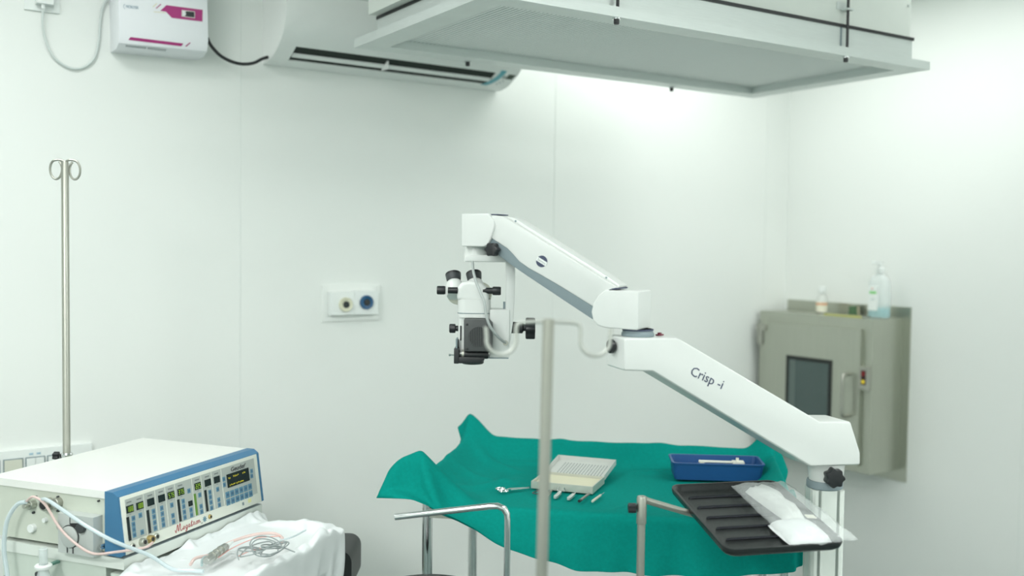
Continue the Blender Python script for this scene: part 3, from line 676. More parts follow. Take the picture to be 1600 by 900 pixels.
def green_drape():
    L, D, T = TL, TD, TT; ph, rh = .115, .055
    xs = np.linspace(-.125, L+.10, 74); ys = np.linspace(-.15, D+.14, 58)
    for v in (0, L): xs[np.argmin(abs(xs-v))] = v
    for v in (0, D): ys[np.argmin(abs(ys-v))] = v
    X, Y = np.meshgrid(xs, ys, indexing='ij')
    # overhangs: the hem comes down as a slanting line in front and juts out stiffly at the left front corner
    hx = [-.13, -.003, .059, .107, .163, .224, .289, .377, .451, .516, .595, .735, .887, .97]
    hem_y = np.interp(X, hx, [.03, .065, .085, .088, .080, .070, .050, .035, .03, .03, .03, .025, .02, .02])
    hem_z = np.interp(X, hx, [.950, .960, .947, .929, .902, .875, .848, .820, .813, .810, .814, .829, .849, .86])
    f = np.clip(-Y/.15, 0, 1); Xm = X.copy()
    cx = np.clip(X, 0, L); cy = np.clip(Y, 0, D)
    dr = np.minimum(np.minimum(cx, (L-cx)*2.2), D-cy)
    z = rh*np.exp(-(dr/.07)**1.3)
    for px, py, h, rr in ((0, 0, ph+.014, .105), (0, D, ph+.006, .085), (L, D, ph, .08), (L, 0, .08, .08)):
        z = np.maximum(z, h*np.exp(-(np.hypot(cx-px, cy-py)/rr)**1.5))
    rng = np.random.RandomState(4); a = smooth_noise(X.shape, 12, rng); b = smooth_noise(X.shape, 10, rng); c = smooth_noise(X.shape, 40, rng)
    fold = .005*np.exp(-((Y-.30-.10*(X-.2))/.018)**2)*(X < .42)+.007*np.exp(-((X-.10-.3*Y)/.02)**2)*(Y > .15)+.003*np.exp(-((X-.535)/.006)**2)*(Y < .1)
    fold += .006*np.exp(-((X-.74+.5*(Y-.2))/.03)**2)*(Y > .1)+.005*np.exp(-((Y-.50+.04*X)/.012)**2)
    inside = (X >= 0) & (X <= L) & (Y >= 0) & (Y <= D)
    Z = T+.004+z+(np.abs(.007*b)+.006*np.abs(c)+fold)*inside
    s_ = np.clip(-Xm, 0, 1)*1.28*np.interp(Y, [-.1, .04, .10], [1, 1, .3])                                       # left overhang: a stiff, rounded shoulder
    Z = Z-np.interp(s_, [0, .048, .1, .133, .175], [0, .017, .054, .085, .127])
    X = np.where(Xm < 0, -np.interp(s_, [0, .048, .1, .133, .175], [0, .045, .082, .091, .098]), X)
    Z = np.where(Xm > L, Z-(Xm-L)*1.1, Z); X = np.where(Xm > L, L+(Xm-L)*.35, X)
    Z = np.where(Y > D, Z-(Y-D)*.6, Z)
    ze = Z.copy()
    fr_ = Y < 0
    Z = np.where(fr_, ze*(1-f)+np.minimum(hem_z, ze)*f+.006*a*f*(Xm > .1), Z)
    # bend over the edge first, then fall
    Y = np.where(fr_, -hem_y*np.sin(f*math.pi/2)**.8+.010*b*f*(Xm > .2), Y)
    P0 = np.stack([X, Y, Z], -1)
    grid_in = ((Xm == 0) | (Xm == L)) & (Y >= 0) & (Y <= D)
    pins = grid_in | ((Y == D) & (Xm >= 0) & (Xm <= L))
    pins[:, 0] |= Xm[:, 0] < .17
    pins[0, :] |= Y[0, :] < .12
    pins[5, :] |= (Y[5, :] < .09) & (Y[5, :] > -.02)
    P = drape_cloth(P0, pins, [((L/2, D/2, T-.03), (L/2, D/2, .03))], steps=40, iters=24)
    # soft folds left in the cloth
    def ridge(x0, y0, x1, y1, w_, am):
        dx, dy = x1-x0, y1-y0; l2 = dx*dx+dy*dy; t_ = np.clip(((P[..., 0]-x0)*dx+(P[..., 1]-y0)*dy)/l2, 0, 1)
        q = np.hypot(P[..., 0]-x0-dx*t_, P[..., 1]-y0-dy*t_); return am*np.exp(-(q/w_)**2)*np.sin(np.clip(t_*.9+.1, 0, 1)*math.pi)**.5
    add = ridge(.04, .08, .20, .30, .016, .013)+ridge(.03, .50, .18, .36, .018, .014)+ridge(.05, .30, .22, .22, .014, .007)+ridge(.12, .47, .50, .50, .014, .009)
    add += ridge(.50, .44, .84, .53, .014, .009)+ridge(.80, .10, .62, .24, .016, .008)+ridge(.05, .20, .14, .02, .012, .006)+ridge(.46, .02, .58, .17, .014, .005)
    P[..., 2] += np.where(inside, add, 0)
    # creases in the hanging front
    P[..., 1] -= np.where(fr_, (.007*np.sin(P[..., 0]*38+1.2*np.sin(P[..., 0]*11))+.004*np.sin(P[..., 0]*71))*f*(Xm > .15), 0)
    o = sheet('green_drape', P, GREEN, (TX, TY, 0), TA)
    tag(o, 'green surgical cloth draped over the instrument table', 'drape')
green_drape()
ZT = TT+.0095
def on_table(x, y, z=0):
    return Matrix.Translation((TX, TY, 0)) @ Matrix.Rotation(R(TA), 4, 'Z') @ Vector((x, y, ZT+z))
def instruments():
    g = 'instruments laid on the green cloth'
    def put(name, label, cat, x, y, ang):
        return thing(name, label, cat, on_table(x, y), TA+ang, g)
    # scissors
    t = put('surgical_scissors', 'small steel scissors lying open left of the instrument row', 'scissors', .195, .150, 30)
    for s in (-1, 1):
        b = mesh_obj('blade', prism([(-.012, -s*.004), (.05, s*.0005), (.05, s*.0018), (.0, s*.005), (-.014, -s*.001)], .001+.002*(s > 0), .003+.002*(s > 0), 'xyz'), CHROME, t)
        mesh_obj('finger_ring', tube([(-.024+.0115*math.cos(a*.4488), -s*.012+.0082*math.sin(a*.4488), .0035) for a in range(14)], .0020, 8, True), CHROME, b)
    mesh_obj('pivot', cyl(.003, .001, .0058, 'z', (.0, 0, 0), 12), STEEL, t)
    # speculum-like spring instrument just left of the pole
    t = put('wire_speculum', 'small wire speculum half hidden behind the foreground stand', 'speculum', .268, .138, 60)
    mesh_obj('wire', tube(catmull([(.030, -.012, .002), (.012, -.013, .002), (-.012, -.010, .003), (-.024, 0, .004), (-.012, .010, .003), (.012, .013, .002), (.030, .012, .002)], 6), .0014, 8), DGREY, t)
    for s in (-1, 1): mesh_obj('lid_blade', box(.024, .036, s*.012-.002, s*.012+.002, .0008, .0035), STEEL, t, bevel=.0008)
    rows = [((.292, .105), (.294, .178), 'thin_forceps', 'slim steel forceps beside the foreground stand', 'forceps'),
            ((.312, .095), (.322, .172), 'flat_forceps', 'flat handled steel instrument first right of the foreground stand', 'forceps'),
            ((.345, .088), (.358, .162), 'flat_forceps', 'flat handled steel instrument second right of the foreground stand', 'forceps'),
            ((.374, .073), (.392, .154), 'knife_handle', 'dark ended round handle between two pale instruments', 'surgical knife'),
            ((.404, .074), (.426, .168), 'pointed_probe', 'pale rod instrument with a thin tip at the row end', 'probe')]
    for k, (a, b, nm, lab, cat) in enumerate(rows):
        L = math.hypot(b[0]-a[0], b[1]-a[1]); ang = math.degrees(math.atan2(b[1]-a[1], b[0]-a[0]))
        t = put(nm, lab, cat, a[0], a[1], ang)
        if nm == 'thin_forceps':
            for s in (-1, 1): mesh_obj('arm', prism([(0, 0), (L*.5, s*.0038), (L, s*.001), (L, s*.0002), (L*.5, s*.0026), (0, -s*.001)], 0, .003, 'xyz'), STEEL, t, bevel=.0003)
        elif nm == 'flat_forceps':
            mesh_obj('handle', prism([(0, -.003), (.006, -.0048), (L*.62, -.0042), (L*.70, -.002), (L*.70, .002), (L*.62, .0042), (.006, .0048), (0, .003)], 0, .005, 'xyz'), M('matt steel', (.62, .66, .64), .35, metal=.6), t, bevel=.001)
            mesh_obj('tip', tube([(L*.68, 0, .0025), (L*.85, 0, .003), (L, .002, .0025)], [.0018, .0013, .0007], 8), CHROME, t)
        elif nm == 'knife_handle':
            mesh_obj('handle', tube([(0, 0, .0035), (.006, 0, .0035), (L*.9, 0, .0035), (L*.92, 0, .0035)], [.003, .0034, .0032, .002], 10), M('bronze steel', (.34, .32, .29), .4, metal=.6), t)
            mesh_obj('end_cap', lathe([(.0036, -.004), (.0038, .004), (.0034, .006)], 10, 'x', (0, 0, .0038)), BLACK, t)
            mesh_obj('tip', tube([(L*.9, 0, .0035), (L, 0, .003)], [.0016, .0006], 8), CHROME, t)
        else:
            mesh_obj('handle', tube([(0, 0, .0035), (.004, 0, .0035), (L*.66, 0, .0035), (L*.72, 0, .0035)], [.0026, .0034, .0032, .0018], 10), M('pale steel', (.68, .66, .56), .4, metal=.4), t)
            mesh_obj('tip', tube([(L*.7, 0, .0035), (L, 0, .003)], [.0014, .0006], 8), CHROME, t)
    # open sterilising case
    t = thing('instrument_case', 'open flat steel instrument case with perforated lid on drape', 'case', on_table(.240, .186), TA-10)
    w, d, h = .160, .118, .018; am = M('case steel', (.60, .61, .55), .38, metal=.5)
    b = nb()
    box(0, w, 0, d, 0, .002, b); box(0, w, 0, .003, .002, h, b); box(0, w, d-.003, d, .002, h, b); box(0, .003, .003, d-.003, .002, h, b); box(w-.003, w, .003, d-.003, .002, h, b)
    mesh_obj('base', b, am, t)
    mesh_obj('silicone_mat', box(.004, w-.004, .004, d-.004, .0021, .012), M('cream silicone', (.72, .70, .52), .6), t, bevel=.001)
    mesh_obj('latch', tube(catmull([(w*.5-.008, -.001, .010), (w*.5-.009, -.004, .002), (w*.5, -.005, .001), (w*.5+.009, -.004, .002), (w*.5+.008, -.001, .010)], 5), .0014, 8), CHROME, t)
    m4 = Matrix.Translation((-.001, d+.001, h-.007)) @ Matrix.Rotation(R(7), 4, 'X')
    ld = nb(); lw, ll = w+.002, .122
    box(0, lw, 0, ll, -.0015, 0, ld); box(0, .002, 0, ll, 0, .012, ld); box(lw-.002, lw, 0, ll, 0, .012, ld); box(.002, lw-.002, ll-.002, ll, 0, .012, ld)
    lo_ = mesh_obj('lid', xf(ld, m4), M('lid steel', (.66, .68, .65), .4, metal=.3), t)
    pf = nb()
    for i in range(15):
        for j in range(9):
            x = .028+i*.0083; y = .012+j*.0105; box(x-.0012, x+.0012, y-.003, y+.003, .0001, .0004, pf)
    mesh_obj('perforations', xf(pf, m4), M('perforation grey', (.16, .20, .20), .6), lo_, 0)['kind'] = 'stuff'
    # blue tray
    t = thing('blue_tray', 'blue plastic tray with a white swab stick inside on drape', 'tray', on_table(.592, .345, .002), TA+6)
    w, d, h = .236, .110, .042
    b = nb(); th = .003
    o0 = rrect(0, w, 0, d, .012, 4); 
    def ringpts(s, z): return [(w/2+(x-w/2)*(1-2*s/w), d/2+(y-d/2)*(1-2*s/d), z) for x, y in o0]
    rings = [ringpts(.006, 0), ringpts(0, h), ringpts(-.003, h+.001), ringpts(-.003, h+.004), ringpts(.003, h+.004), ringpts(.009, .003)]
    rv = [[b.verts.new(p) for p in r_] for r_ in rings]
    for A, B in zip(rv, rv[1:]):
        for k in range(len(A)): b.faces.new((A[k], A[(k+1) % len(A)], B[(k+1) % len(A)], B[k]))
    b.faces.new(rv[0][::-1]); b.faces.new(rv[-1])
    mesh_obj('shell', b, BLUET, t, 40)
    t2 = thing('swab_stick', 'white stick lying in the blue tray', 'swab', on_table(.592, .345, .0026), TA+6)
    mesh_obj('stick', tube([(.075, .07, .036), (.175, .075, .034)], .0035, 10), M('swab white', (.80, .80, .70), .6), t2)
    mesh_obj('rest_block', box(.165, .195, .062, .088, .0035, .0375), M('swab white', (.80, .80, .70), .6), t2, bevel=.003)
    mesh_obj('rest_block', box(.078, .09, .062, .08, .0035, .0325), M('swab white', (.80, .80, .70), .6), t2, bevel=.003)
    mesh_obj('peg', cyl(.004, .036, .046, 'z', (.178, .076, 0), 12), M('swab white', (.80, .80, .70), .6), t2)
instruments()

# ------------------------------------------------------------------ operating microscope
def microscope():
    Cx, Cy = 1.74224, 1.35074
    t = thing('operating_microscope', 'white operating microscope on a jointed floor stand arm', 'microscope', (Cx, Cy, 0))
    Jx, Jy = 1.32241-Cx, 1.48154-Cy; ln = math.hypot(Jx, Jy)
    u = Vector((Jx/ln, Jy/ln, 0)); n = Vector((-.29745, -.95474, 0))
    LM = basis((0, 0, 0), u, (0, 0, 1))              # x=u, y=z-up, third = u x up
    third = u.cross(Vector((0, 0, 1))); sg = 1 if third.dot(n) > 0 else -1   # sign so that +off faces the viewer
    def side(poly, off0, off1, M4=LM, s=sg):
        return xf(prism(poly, s*off0, s*off1, 'xyz'), M4)
    ww = PAINT
    # lower arm
    lo = [(.4876, 1.3735), (.3732, 1.3725), (.0453, 1.194), (-.029, 1.191), (-.0547, 1.124), (-.0557, 1.098), (.0655, 1.1015), (.4268, 1.3075), (.4876, 1.3105)]
    la = mesh_obj('lower_arm', side(lo, -.045, .045), ww, t, 30, bevel=.006, seg=3)
    # lettering runs parallel with the arm slope, read from the viewer's side (right = -u)
    ex = (-u)*math.cos(R(23.5))+Vector((0, 0, -math.sin(R(23.5)))); ey = Vector((0, 0, 1))*math.cos(R(23.5))+(-u)*math.sin(R(23.5))
    c = u*.3085+n*.0453+Vector((0, 0, 1.2915))
    text('model_lettering', 'Crisp -i', .027, basis(c, ex, ey), NAVY, la, .0004, width=.077)
    kb = lathe([(.012, 0), (.014, .002), (.014, .009), (.012, .011)], 18, 'x', (.491, 0, 0)); xf(kb, Matrix.Rotation(0, 4, 'X'))
    def local(bm, z, v=0): return xf(bm, Matrix.Translation((0, 0, z)) @ basis((0, 0, 0), u, u.cross(Vector((0, 0, 1)))*-1))
    mesh_obj('lock_knob', local(kb, 1.354), BLACK, la)
    mesh_obj('knob_shaft', local(cyl(.006, .485, .494, 'x', (0, 0, 0), 12), 1.354), DGREY, la)
    rl = nb(); box(-.009, .009, -.004, .004, 0, .003, rl); box(-.004, .003, -.003, .003, .003, .006, rl)
    xf(rl, Matrix.Translation(u*.392+Vector((0, 0, 1.3735))) @ Matrix.Rotation(R(12), 4, 'Z')); mesh_obj('red_lever', rl, M('wine red', (.16, .02, .04), .5), la, bevel=.0008)
    # pivot between the arms
    mesh_obj('pivot_disc', lathe([(.030, 1.372), (.0325, 1.374), (.0325, 1.379), (.031, 1.381), (.029, 1.388)], 32, 'z', (Jx, Jy, 0)), GREY, t)
    mesh_obj('pivot_seal', lathe([(.0295, 1.3845), (.0312, 1.385), (.0312, 1.3875), (.029, 1.388)], 32, 'z', (Jx, Jy, 0)), NAVY, t)
    # upper arm
    H = Vector((1.14440-Cx, 1.79803-Cy, 0)); J = Vector((Jx, Jy, 0)); u2 = (H-J).normalized(); n2 = Vector((u2.y, -u2.x, 0))
    if n2.dot(-Vector((1.322, 1.481, 0))) < 0: n2 = -n2
    UM = basis(J, u2, (0, 0, 1)); s2 = 1 if u2.cross(Vector((0, 0, 1))).dot(n2) > 0 else -1
    def up(poly, a, b): return side(poly, a, b, UM, s2)
    jb = [(-.0135, 1.464), (-.0135, 1.388), (.055, 1.3895), (.071, 1.394), (.0805, 1.405), (.084, 1.420), (.080, 1.437), (.068, 1.455), (.056, 1.464)]
    mesh_obj('joint_box', up(jb, -.04, .04), ww, t, 30, bevel=.004, seg=3)
    cover = [(.312, 1.6125), (.285, 1.6095), (.0335, 1.4690), (.056, 1.4615), (.0806, 1.4292), (.1503, 1.4666), (.1981, 1.4906), (.2250, 1.5035), (.2467, 1.5167), (.2620, 1.532), (.2755, 1.5437), (.3206, 1.5691)]
    ua = mesh_obj('upper_arm', up(cover, -.033, .035), ww, t, 30, bevel=.003)
    inner = [(.3215, 1.575), (.0795, 1.440), (.0840, 1.4042), (.2303, 1.4879), (.269, 1.5108), (.3233, 1.5476)]
    mesh_obj('grey_side', up(inner, -.030, .032), GREY, t, 30, bevel=.002)
    mesh_obj('arm_top_cap', up([(.285, 1.6095), (.0335, 1.4690), (.031, 1.4735), (.050, 1.4855), (.265, 1.6065)], -.022, .022), ww, ua, 30, bevel=.002)
    mesh_obj('cap_seam', up([(.0335, 1.4660), (.058, 1.4640), (.058, 1.4655), (.0335, 1.4690)], -.03, .0345), NAVY, ua)
    for (a, z) in ((.060, 1.4880), (.262, 1.600)): mesh_obj('cap_screw', xf(cyl(.0022, .020, .0226, 'z', (a, z, 0), 10), UM @ Matrix.Scale(s2, 4, (0, 0, 1))), GREY, ua)
    # round maker's badge: dark disc with a white band
    th = R(-29); ca, sa = math.cos(th), math.sin(th)
    def badge(name, poly, mat, off, par):
        # poly in badge axes (x to the viewer's right along the arm, y up)
        bm = nb(); P = [Vector((J+u2*.1954+n2*off+Vector((0, 0, 1.5180)))) + (-u2)*x + Vector((0, 0, y)) for x, y in poly]
        a = [bm.verts.new(p) for p in P]; b = [bm.verts.new(p+n2*.0005) for p in P]
        bm.faces.new(a); bm.faces.new(b[::-1])
        for k in range(len(P)): bm.faces.new((a[k], b[k], b[(k+1) % len(P)], a[(k+1) % len(P)]))
        return mesh_obj(name, bm, mat, par, 0)
    disc = [(.0125*math.cos(2*math.pi*k/32), .0118*math.sin(2*math.pi*k/32)) for k in range(32)]
    bd = badge('badge', disc, NAVY, .0352, ua)
    hb = .0042; bw = .0122
    badge('badge_band', [(ca*x-sa*y, sa*x+ca*y) for x, y in ((-bw, -hb), (bw, -hb), (bw, hb), (-bw, hb))], WHITE, .0356, bd)
    ex2 = (-u2)*ca+Vector((0, 0, sa)); ey2 = Vector((0, 0, ca))-(-u2)*sa
    text('badge_print', 'Sanma', .0062, basis(J+u2*.1954+n2*.0363+Vector((0, 0, 1.5180)), ex2, ey2), M('badge grey', (.30, .33, .34), .6), bd, .0002, width=.019)
    # head end block
    hb_ = [(.381, 1.6155), (.316, 1.6155)]+[(.3265+.0235*math.cos(R(a)), 1.5905-.0+.025*math.sin(R(a))) for a in (120, 150, 180, 205)]+[(.3115, 1.562), (.318, 1.550), (.326, 1.546), (.380, 1.546)]
    mesh_obj('end_block', up(hb_, -.040, .040), ww, t, 30, bevel=.004, seg=3)
    mesh_obj('top_plate', up([(.318, 1.6125), (.300, 1.6125), (.300, 1.6145), (.318, 1.6145)], -.02, .03), NAVY, ua)
    mesh_obj('end_knob', xf(lathe([(.009, .381), (.011, .383), (.011, .390), (.009, .392)], 16, 'x', (0, 1.597, .0)), UM), BLACK, t)
    sk = prism(lobed(.0135, 6, .12), 0, .018, 'xyz'); xf(sk, Matrix.Translation((.3045, 1.5405, s2*.034 if s2 > 0 else -.052))); xf(sk, UM)
    mesh_obj('tension_knob', sk, BLACK, t, bevel=.002)
    # ---------------- hanging head, square to the photographer
    HW = Vector((1.14440-Cx, 1.79803-Cy, 0))
    XA = from_camera_frame(1, 0); YA = from_camera_frame(0, 1)
    HM = basis(HW, XA, YA)                           # x right, y away, z up
    K = 2.13/1556
    def X(px): return (px-745)*K
    def Z(py): return 1.5545-(py-382.3)*K*1.001
    def P(name, bm, mat, par=t, bevel=0, smooth=35, seg=2): return mesh_obj(name, xf(bm, HM), mat, par, smooth, bevel, seg)
    def bx(px0, px1, py0, py1, y0, y1): return box(X(px0), X(px1), y0, y1, Z(py1), Z(py0))
    P('head_pivot', lathe([(.027, Z(412)), (.0265, Z(400)), (.023, Z(388))], 28, 'z', (X(744), 0, 0)), ww)
    P('yoke', prism([(X(726), Z(412)), (X(726), Z(403)), (X(745), Z(401)), (X(795), Z(400)), (X(804), Z(404)), (X(804), Z(412))], -.03, .03, 'xzy'), ww, bevel=.004, seg=3)
    va = [(X(804), Z(408)), (X(804.5), Z(430)), (X(804), Z(470)), (X(802.5), Z(505)), (X(799), Z(530)), (X(796), Z(545)), (X(790), Z(540)), (X(790.5), Z(480)), (X(791), Z(440)), (X(789), Z(408))]
    vr = P('yoke_arm', prism(va, -.022, .022, 'xzy'), ww, bevel=.003, seg=2)
    P('yoke_stop', bx(786.5, 790, 474, 486, -.004, .004), GREY, vr)
    P('carrier', bx(766, 797, 485, 560, -.026, .03), ww, bevel=.003)
    P('carrier_plate', bx(764, 796, 559, 561.5, -.024, .03), GREY)
    kn = lathe([(.0125, X(800)), (.0125, X(817)), (.0075, X(819)), (.0075, X(823))], 20, 'x', (0, -.004, Z(514)), None); P('focus_shaft', kn, BLACK)
    st = prism(lobed(.0225, 6, .10), X(822), X(837), 'yzx'); xf(st, Matrix.Translation((0, -.004, Z(515)))); P('focus_knob', st, BLACK, bevel=.003)
    # body column
    P('body_column', prism(rrect(X(716), X(767), -.032, .035, .018, 5), Z(498), Z(470), 'xyz'), ww)
    P('column_seam', prism(rrect(X(716)-.0006, X(767)+.0006, -.0326, .0356, .018, 5), Z(492), Z(490.8), 'xyz'), GREY)
    P('body_lower', prism(rrect(X(717), X(768), -.026, .035, .012, 4), Z(553), Z(497), 'xyz'), ww)
    P('binocular_body', prism([(X(715), Z(472)), (X(715), Z(452)), (X(722), Z(444)), (X(735), Z(441)), (X(752), Z(444)), (X(762), Z(453)), (X(765), Z(472))], -.028, .034, 'xzy'), ww, bevel=.008, seg=4, smooth=60)
    for px in (714.5, 750.5): P('side_disc', cyl(.0245, .020, .036, 'y', (X(px), 0, Z(462.5)), 32, None, .002), M('beige plate', (.62, .64, .55), .5))
    for px, py in ((709, 447), (741.5, 445.5)):
        a = Matrix.Translation((X(px), .012, Z(py))) @ Matrix.Rotation(R(-32), 4, 'X') @ Matrix.Rotation(R(-8), 4, 'Y')
        e = P('eye_tube', xf(lathe([(.0185, -.03), (.019, -.006), (.0165, .002), (.013, .006)], 26), a), ww, smooth=60)
        P('eyepiece', xf(lathe([(.0125, .004), (.0145, .006), (.0155, .010), (.0165, .018), (.0165, .021), (.0125, .021), (.011, .016)], 26), a), DGREY, e)
        P('eyecup', xf(lathe([(.0167, .0195), (.0170, .024), (.0150, .0245), (.0120, .020)], 26), a), BLACK, e)
    for s, a0, a1, a2, a3 in ((-1, 716, 701, 684, 697), (1, 755, 771, 783, 770)):
        g_ = P('side_knob', lathe([(.0068, min(X(a0), X(a1))), (.0068, max(X(a0), X(a1)))], 18, 'x', (0, -.022, Z(456.5))), BLACK)
        P('knob_grip', lathe([(.0085, min(X(a2), X(a3))), (.0092, min(X(a2), X(a3))+.002), (.0092, max(X(a2), X(a3))-.003), (.0082, max(X(a2), X(a3)))], 18, 'x', (0, -.022, Z(456.5))), BLACK, g_)
    P('left_knob', lathe([(.0085, X(703)), (.0098, X(704.5)), (.0098, X(712)), (.006, X(713)), (.006, X(718))], 18, 'x', (0, -.006, Z(516.5))), BLACK)
    P('side_slot', bx(720.5, 722.5, 511, 534, -.0272, -.025), BLACK)
    # lamp housing with round ventilated grille
    LH = M('lamp house', (.062, .068, .068), .5, var=.08)
    lh = P('lamp_house', prism([(X(727.5), Z(548.5)), (X(727), Z(499)), (X(765), Z(499)), (X(771), Z(505)), (X(771), Z(548.5))], -.055, -.022, 'xzy'), LH, bevel=.003)
    P('grille_well', cyl(.0205, -.0556, -.0545, 'y', (X(750), 0, Z(525.5)), 32), BLACK, lh)
    for k in range(-5, 6):
        x = k*.0037; h = math.sqrt(max(0, .0205**2-x*x))
        P('grille_slat', box(X(750)+x-.0008, X(750)+x+.0008, -.0570, -.0554, Z(525.5)-h, Z(525.5)+h), LH, lh)
    P('grille_rim', tube([(X(750)+.0208*math.cos(a*.2094), -.0558, Z(525.5)+.0208*math.sin(a*.2094)) for a in range(30)], .0009, 6, True), LH, lh)
    for px, py in ((732, 507), (763, 508), (732.5, 544.5), (764.5, 544.5)): P('screw', lathe([(.0026, -.0545), (.0026, -.0562), (.0015, -.0568)], 12, 'y', (X(px), 0, Z(py))), BLACK, lh)
    P('lens_barrel', lathe([(.0085, X(726)), (.0095, X(728)), (.0095, X(763)), (.0085, X(765))], 22, 'x', (0, -.032, Z(554.5))), BLACK)
    P('barrel_ring', lathe([(.0097, X(724)), (.0097, X(727.5))], 22, 'x', (0, -.032, Z(554.5))), TUBEM)
    P('objective_base', prism([(X(719), Z(568)), (X(719), Z(558)), (X(759), Z(558)), (X(759), Z(563)), (X(755), Z(564)), (X(754), Z(567.5))], -.045, .02, 'xzy'), BLACK, bevel=.002)
    P('objective_ring', lathe([(.022, Z(571)), (.024, Z(569.5)), (.024, Z(560))], 28, 'z', (X(740), -.008, 0)), BLACK)
    P('left_bracket', bx(712, 720, 545, 568.5, -.046, .0), BLACK, bevel=.002)
    P('left_plate', bx(714.5, 717, 531, 548, -.04, .0), GREY)
    P('filter_pin', lathe([(.0024, X(704)), (.0024, X(707)), (.0014, X(707.2)), (.0014, X(713))], 10, 'x', (0, -.038, Z(555.5))), CHROME)
    cb = catmull([(X(738.5), -.028, Z(411)), (X(740), -.034, Z(425)), (X(744.5), -.045, Z(441)), (X(752), -.06, Z(458)), (X(758), -.066, Z(472)), (X(761), -.068, Z(490)), (X(766), -.068, Z(506)), (X(775), -.058, Z(520)), (X(784), -.045, Z(530)), (X(792), -.030, Z(537))], 6)
    P('light_cable', tube(cb, .0030, 10), M('cable grey', (.40, .44, .43), .4))
    P('cable_plug', lathe([(.0055, -.034), (.0055, -.026)], 14, 'y', (X(791), 0, Z(536.5))), TUBEM)
    # ---------------- column and base
    CM = basis((0, 0, 0), XA, YA)
    def Q(name, bm, mat, par=t, bevel=0, smooth=35): return mesh_obj(name, xf(bm, CM), mat, par, smooth, bevel)
    Q('column_neck', lathe([(.0345, 1.060), (.036, 1.072), (.039, 1.099)], 36, 'z', (.002, 0, 0)), ww)
    Q('column_ring', lathe([(.0355, 1.044), (.0375, 1.046), (.0375, 1.058), (.036, 1.061)], 36), GREY)
    sk = prism(lobed(.0190, 7, .10), -.060, -.036, 'xzy'); xf(sk, Matrix.Translation((.004, 0, 1.076))); Q('column_knob', sk, BLACK, bevel=.003)
    # extruded column with two vertical grooves on each face
    hw, gd, g0, g1 = .0345, .006, .016, .0225
    q1 = [(-g1, -hw), (-g1, -hw+gd), (-g0, -hw+gd), (-g0, -hw), (g0, -hw), (g0, -hw+gd), (g1, -hw+gd), (g1, -hw)]
    pl = []
    for k in range(4):
        c_, s_ = round(math.cos(k*math.pi/2)), round(math.sin(k*math.pi/2))
        pl += [(x*c_-y*s_, x*s_+y*c_) for x, y in [(-.0285, -.0335)]+q1+[(.0285, -.0335)]]
    Q('column', prism(pl, .12, 1.044, 'xyz'), M('column enamel', (.74, .79, .74), .35), smooth=20)
    for s in (-1, 1): Q('groove_strip', box(s*.01925-.003, s*.01925+.003, -hw+.0055, -hw+.0066, .13, 1.043), M('groove grey', (.36, .41, .38), .5))
    Q('base_hub', lathe([(.07, .06), (.075, .065), (.07, .11), (.045, .125)], 28), ww)
    for k in range(4):
        a = R(45+90*k); v = Vector((math.cos(a), math.sin(a), 0)); l = Q('base_leg', tube([(v.x*.03, v.y*.03, .08), (v.x*.30, v.y*.30, .07)], [.03, .022], 12), ww)
        Q('castor', lathe([(.026, -.012), (.029, -.009), (.029, .009), (.026, .012)], 18, 'x', (v.x*.29, v.y*.29, .029)), BLACK, l)
microscope()

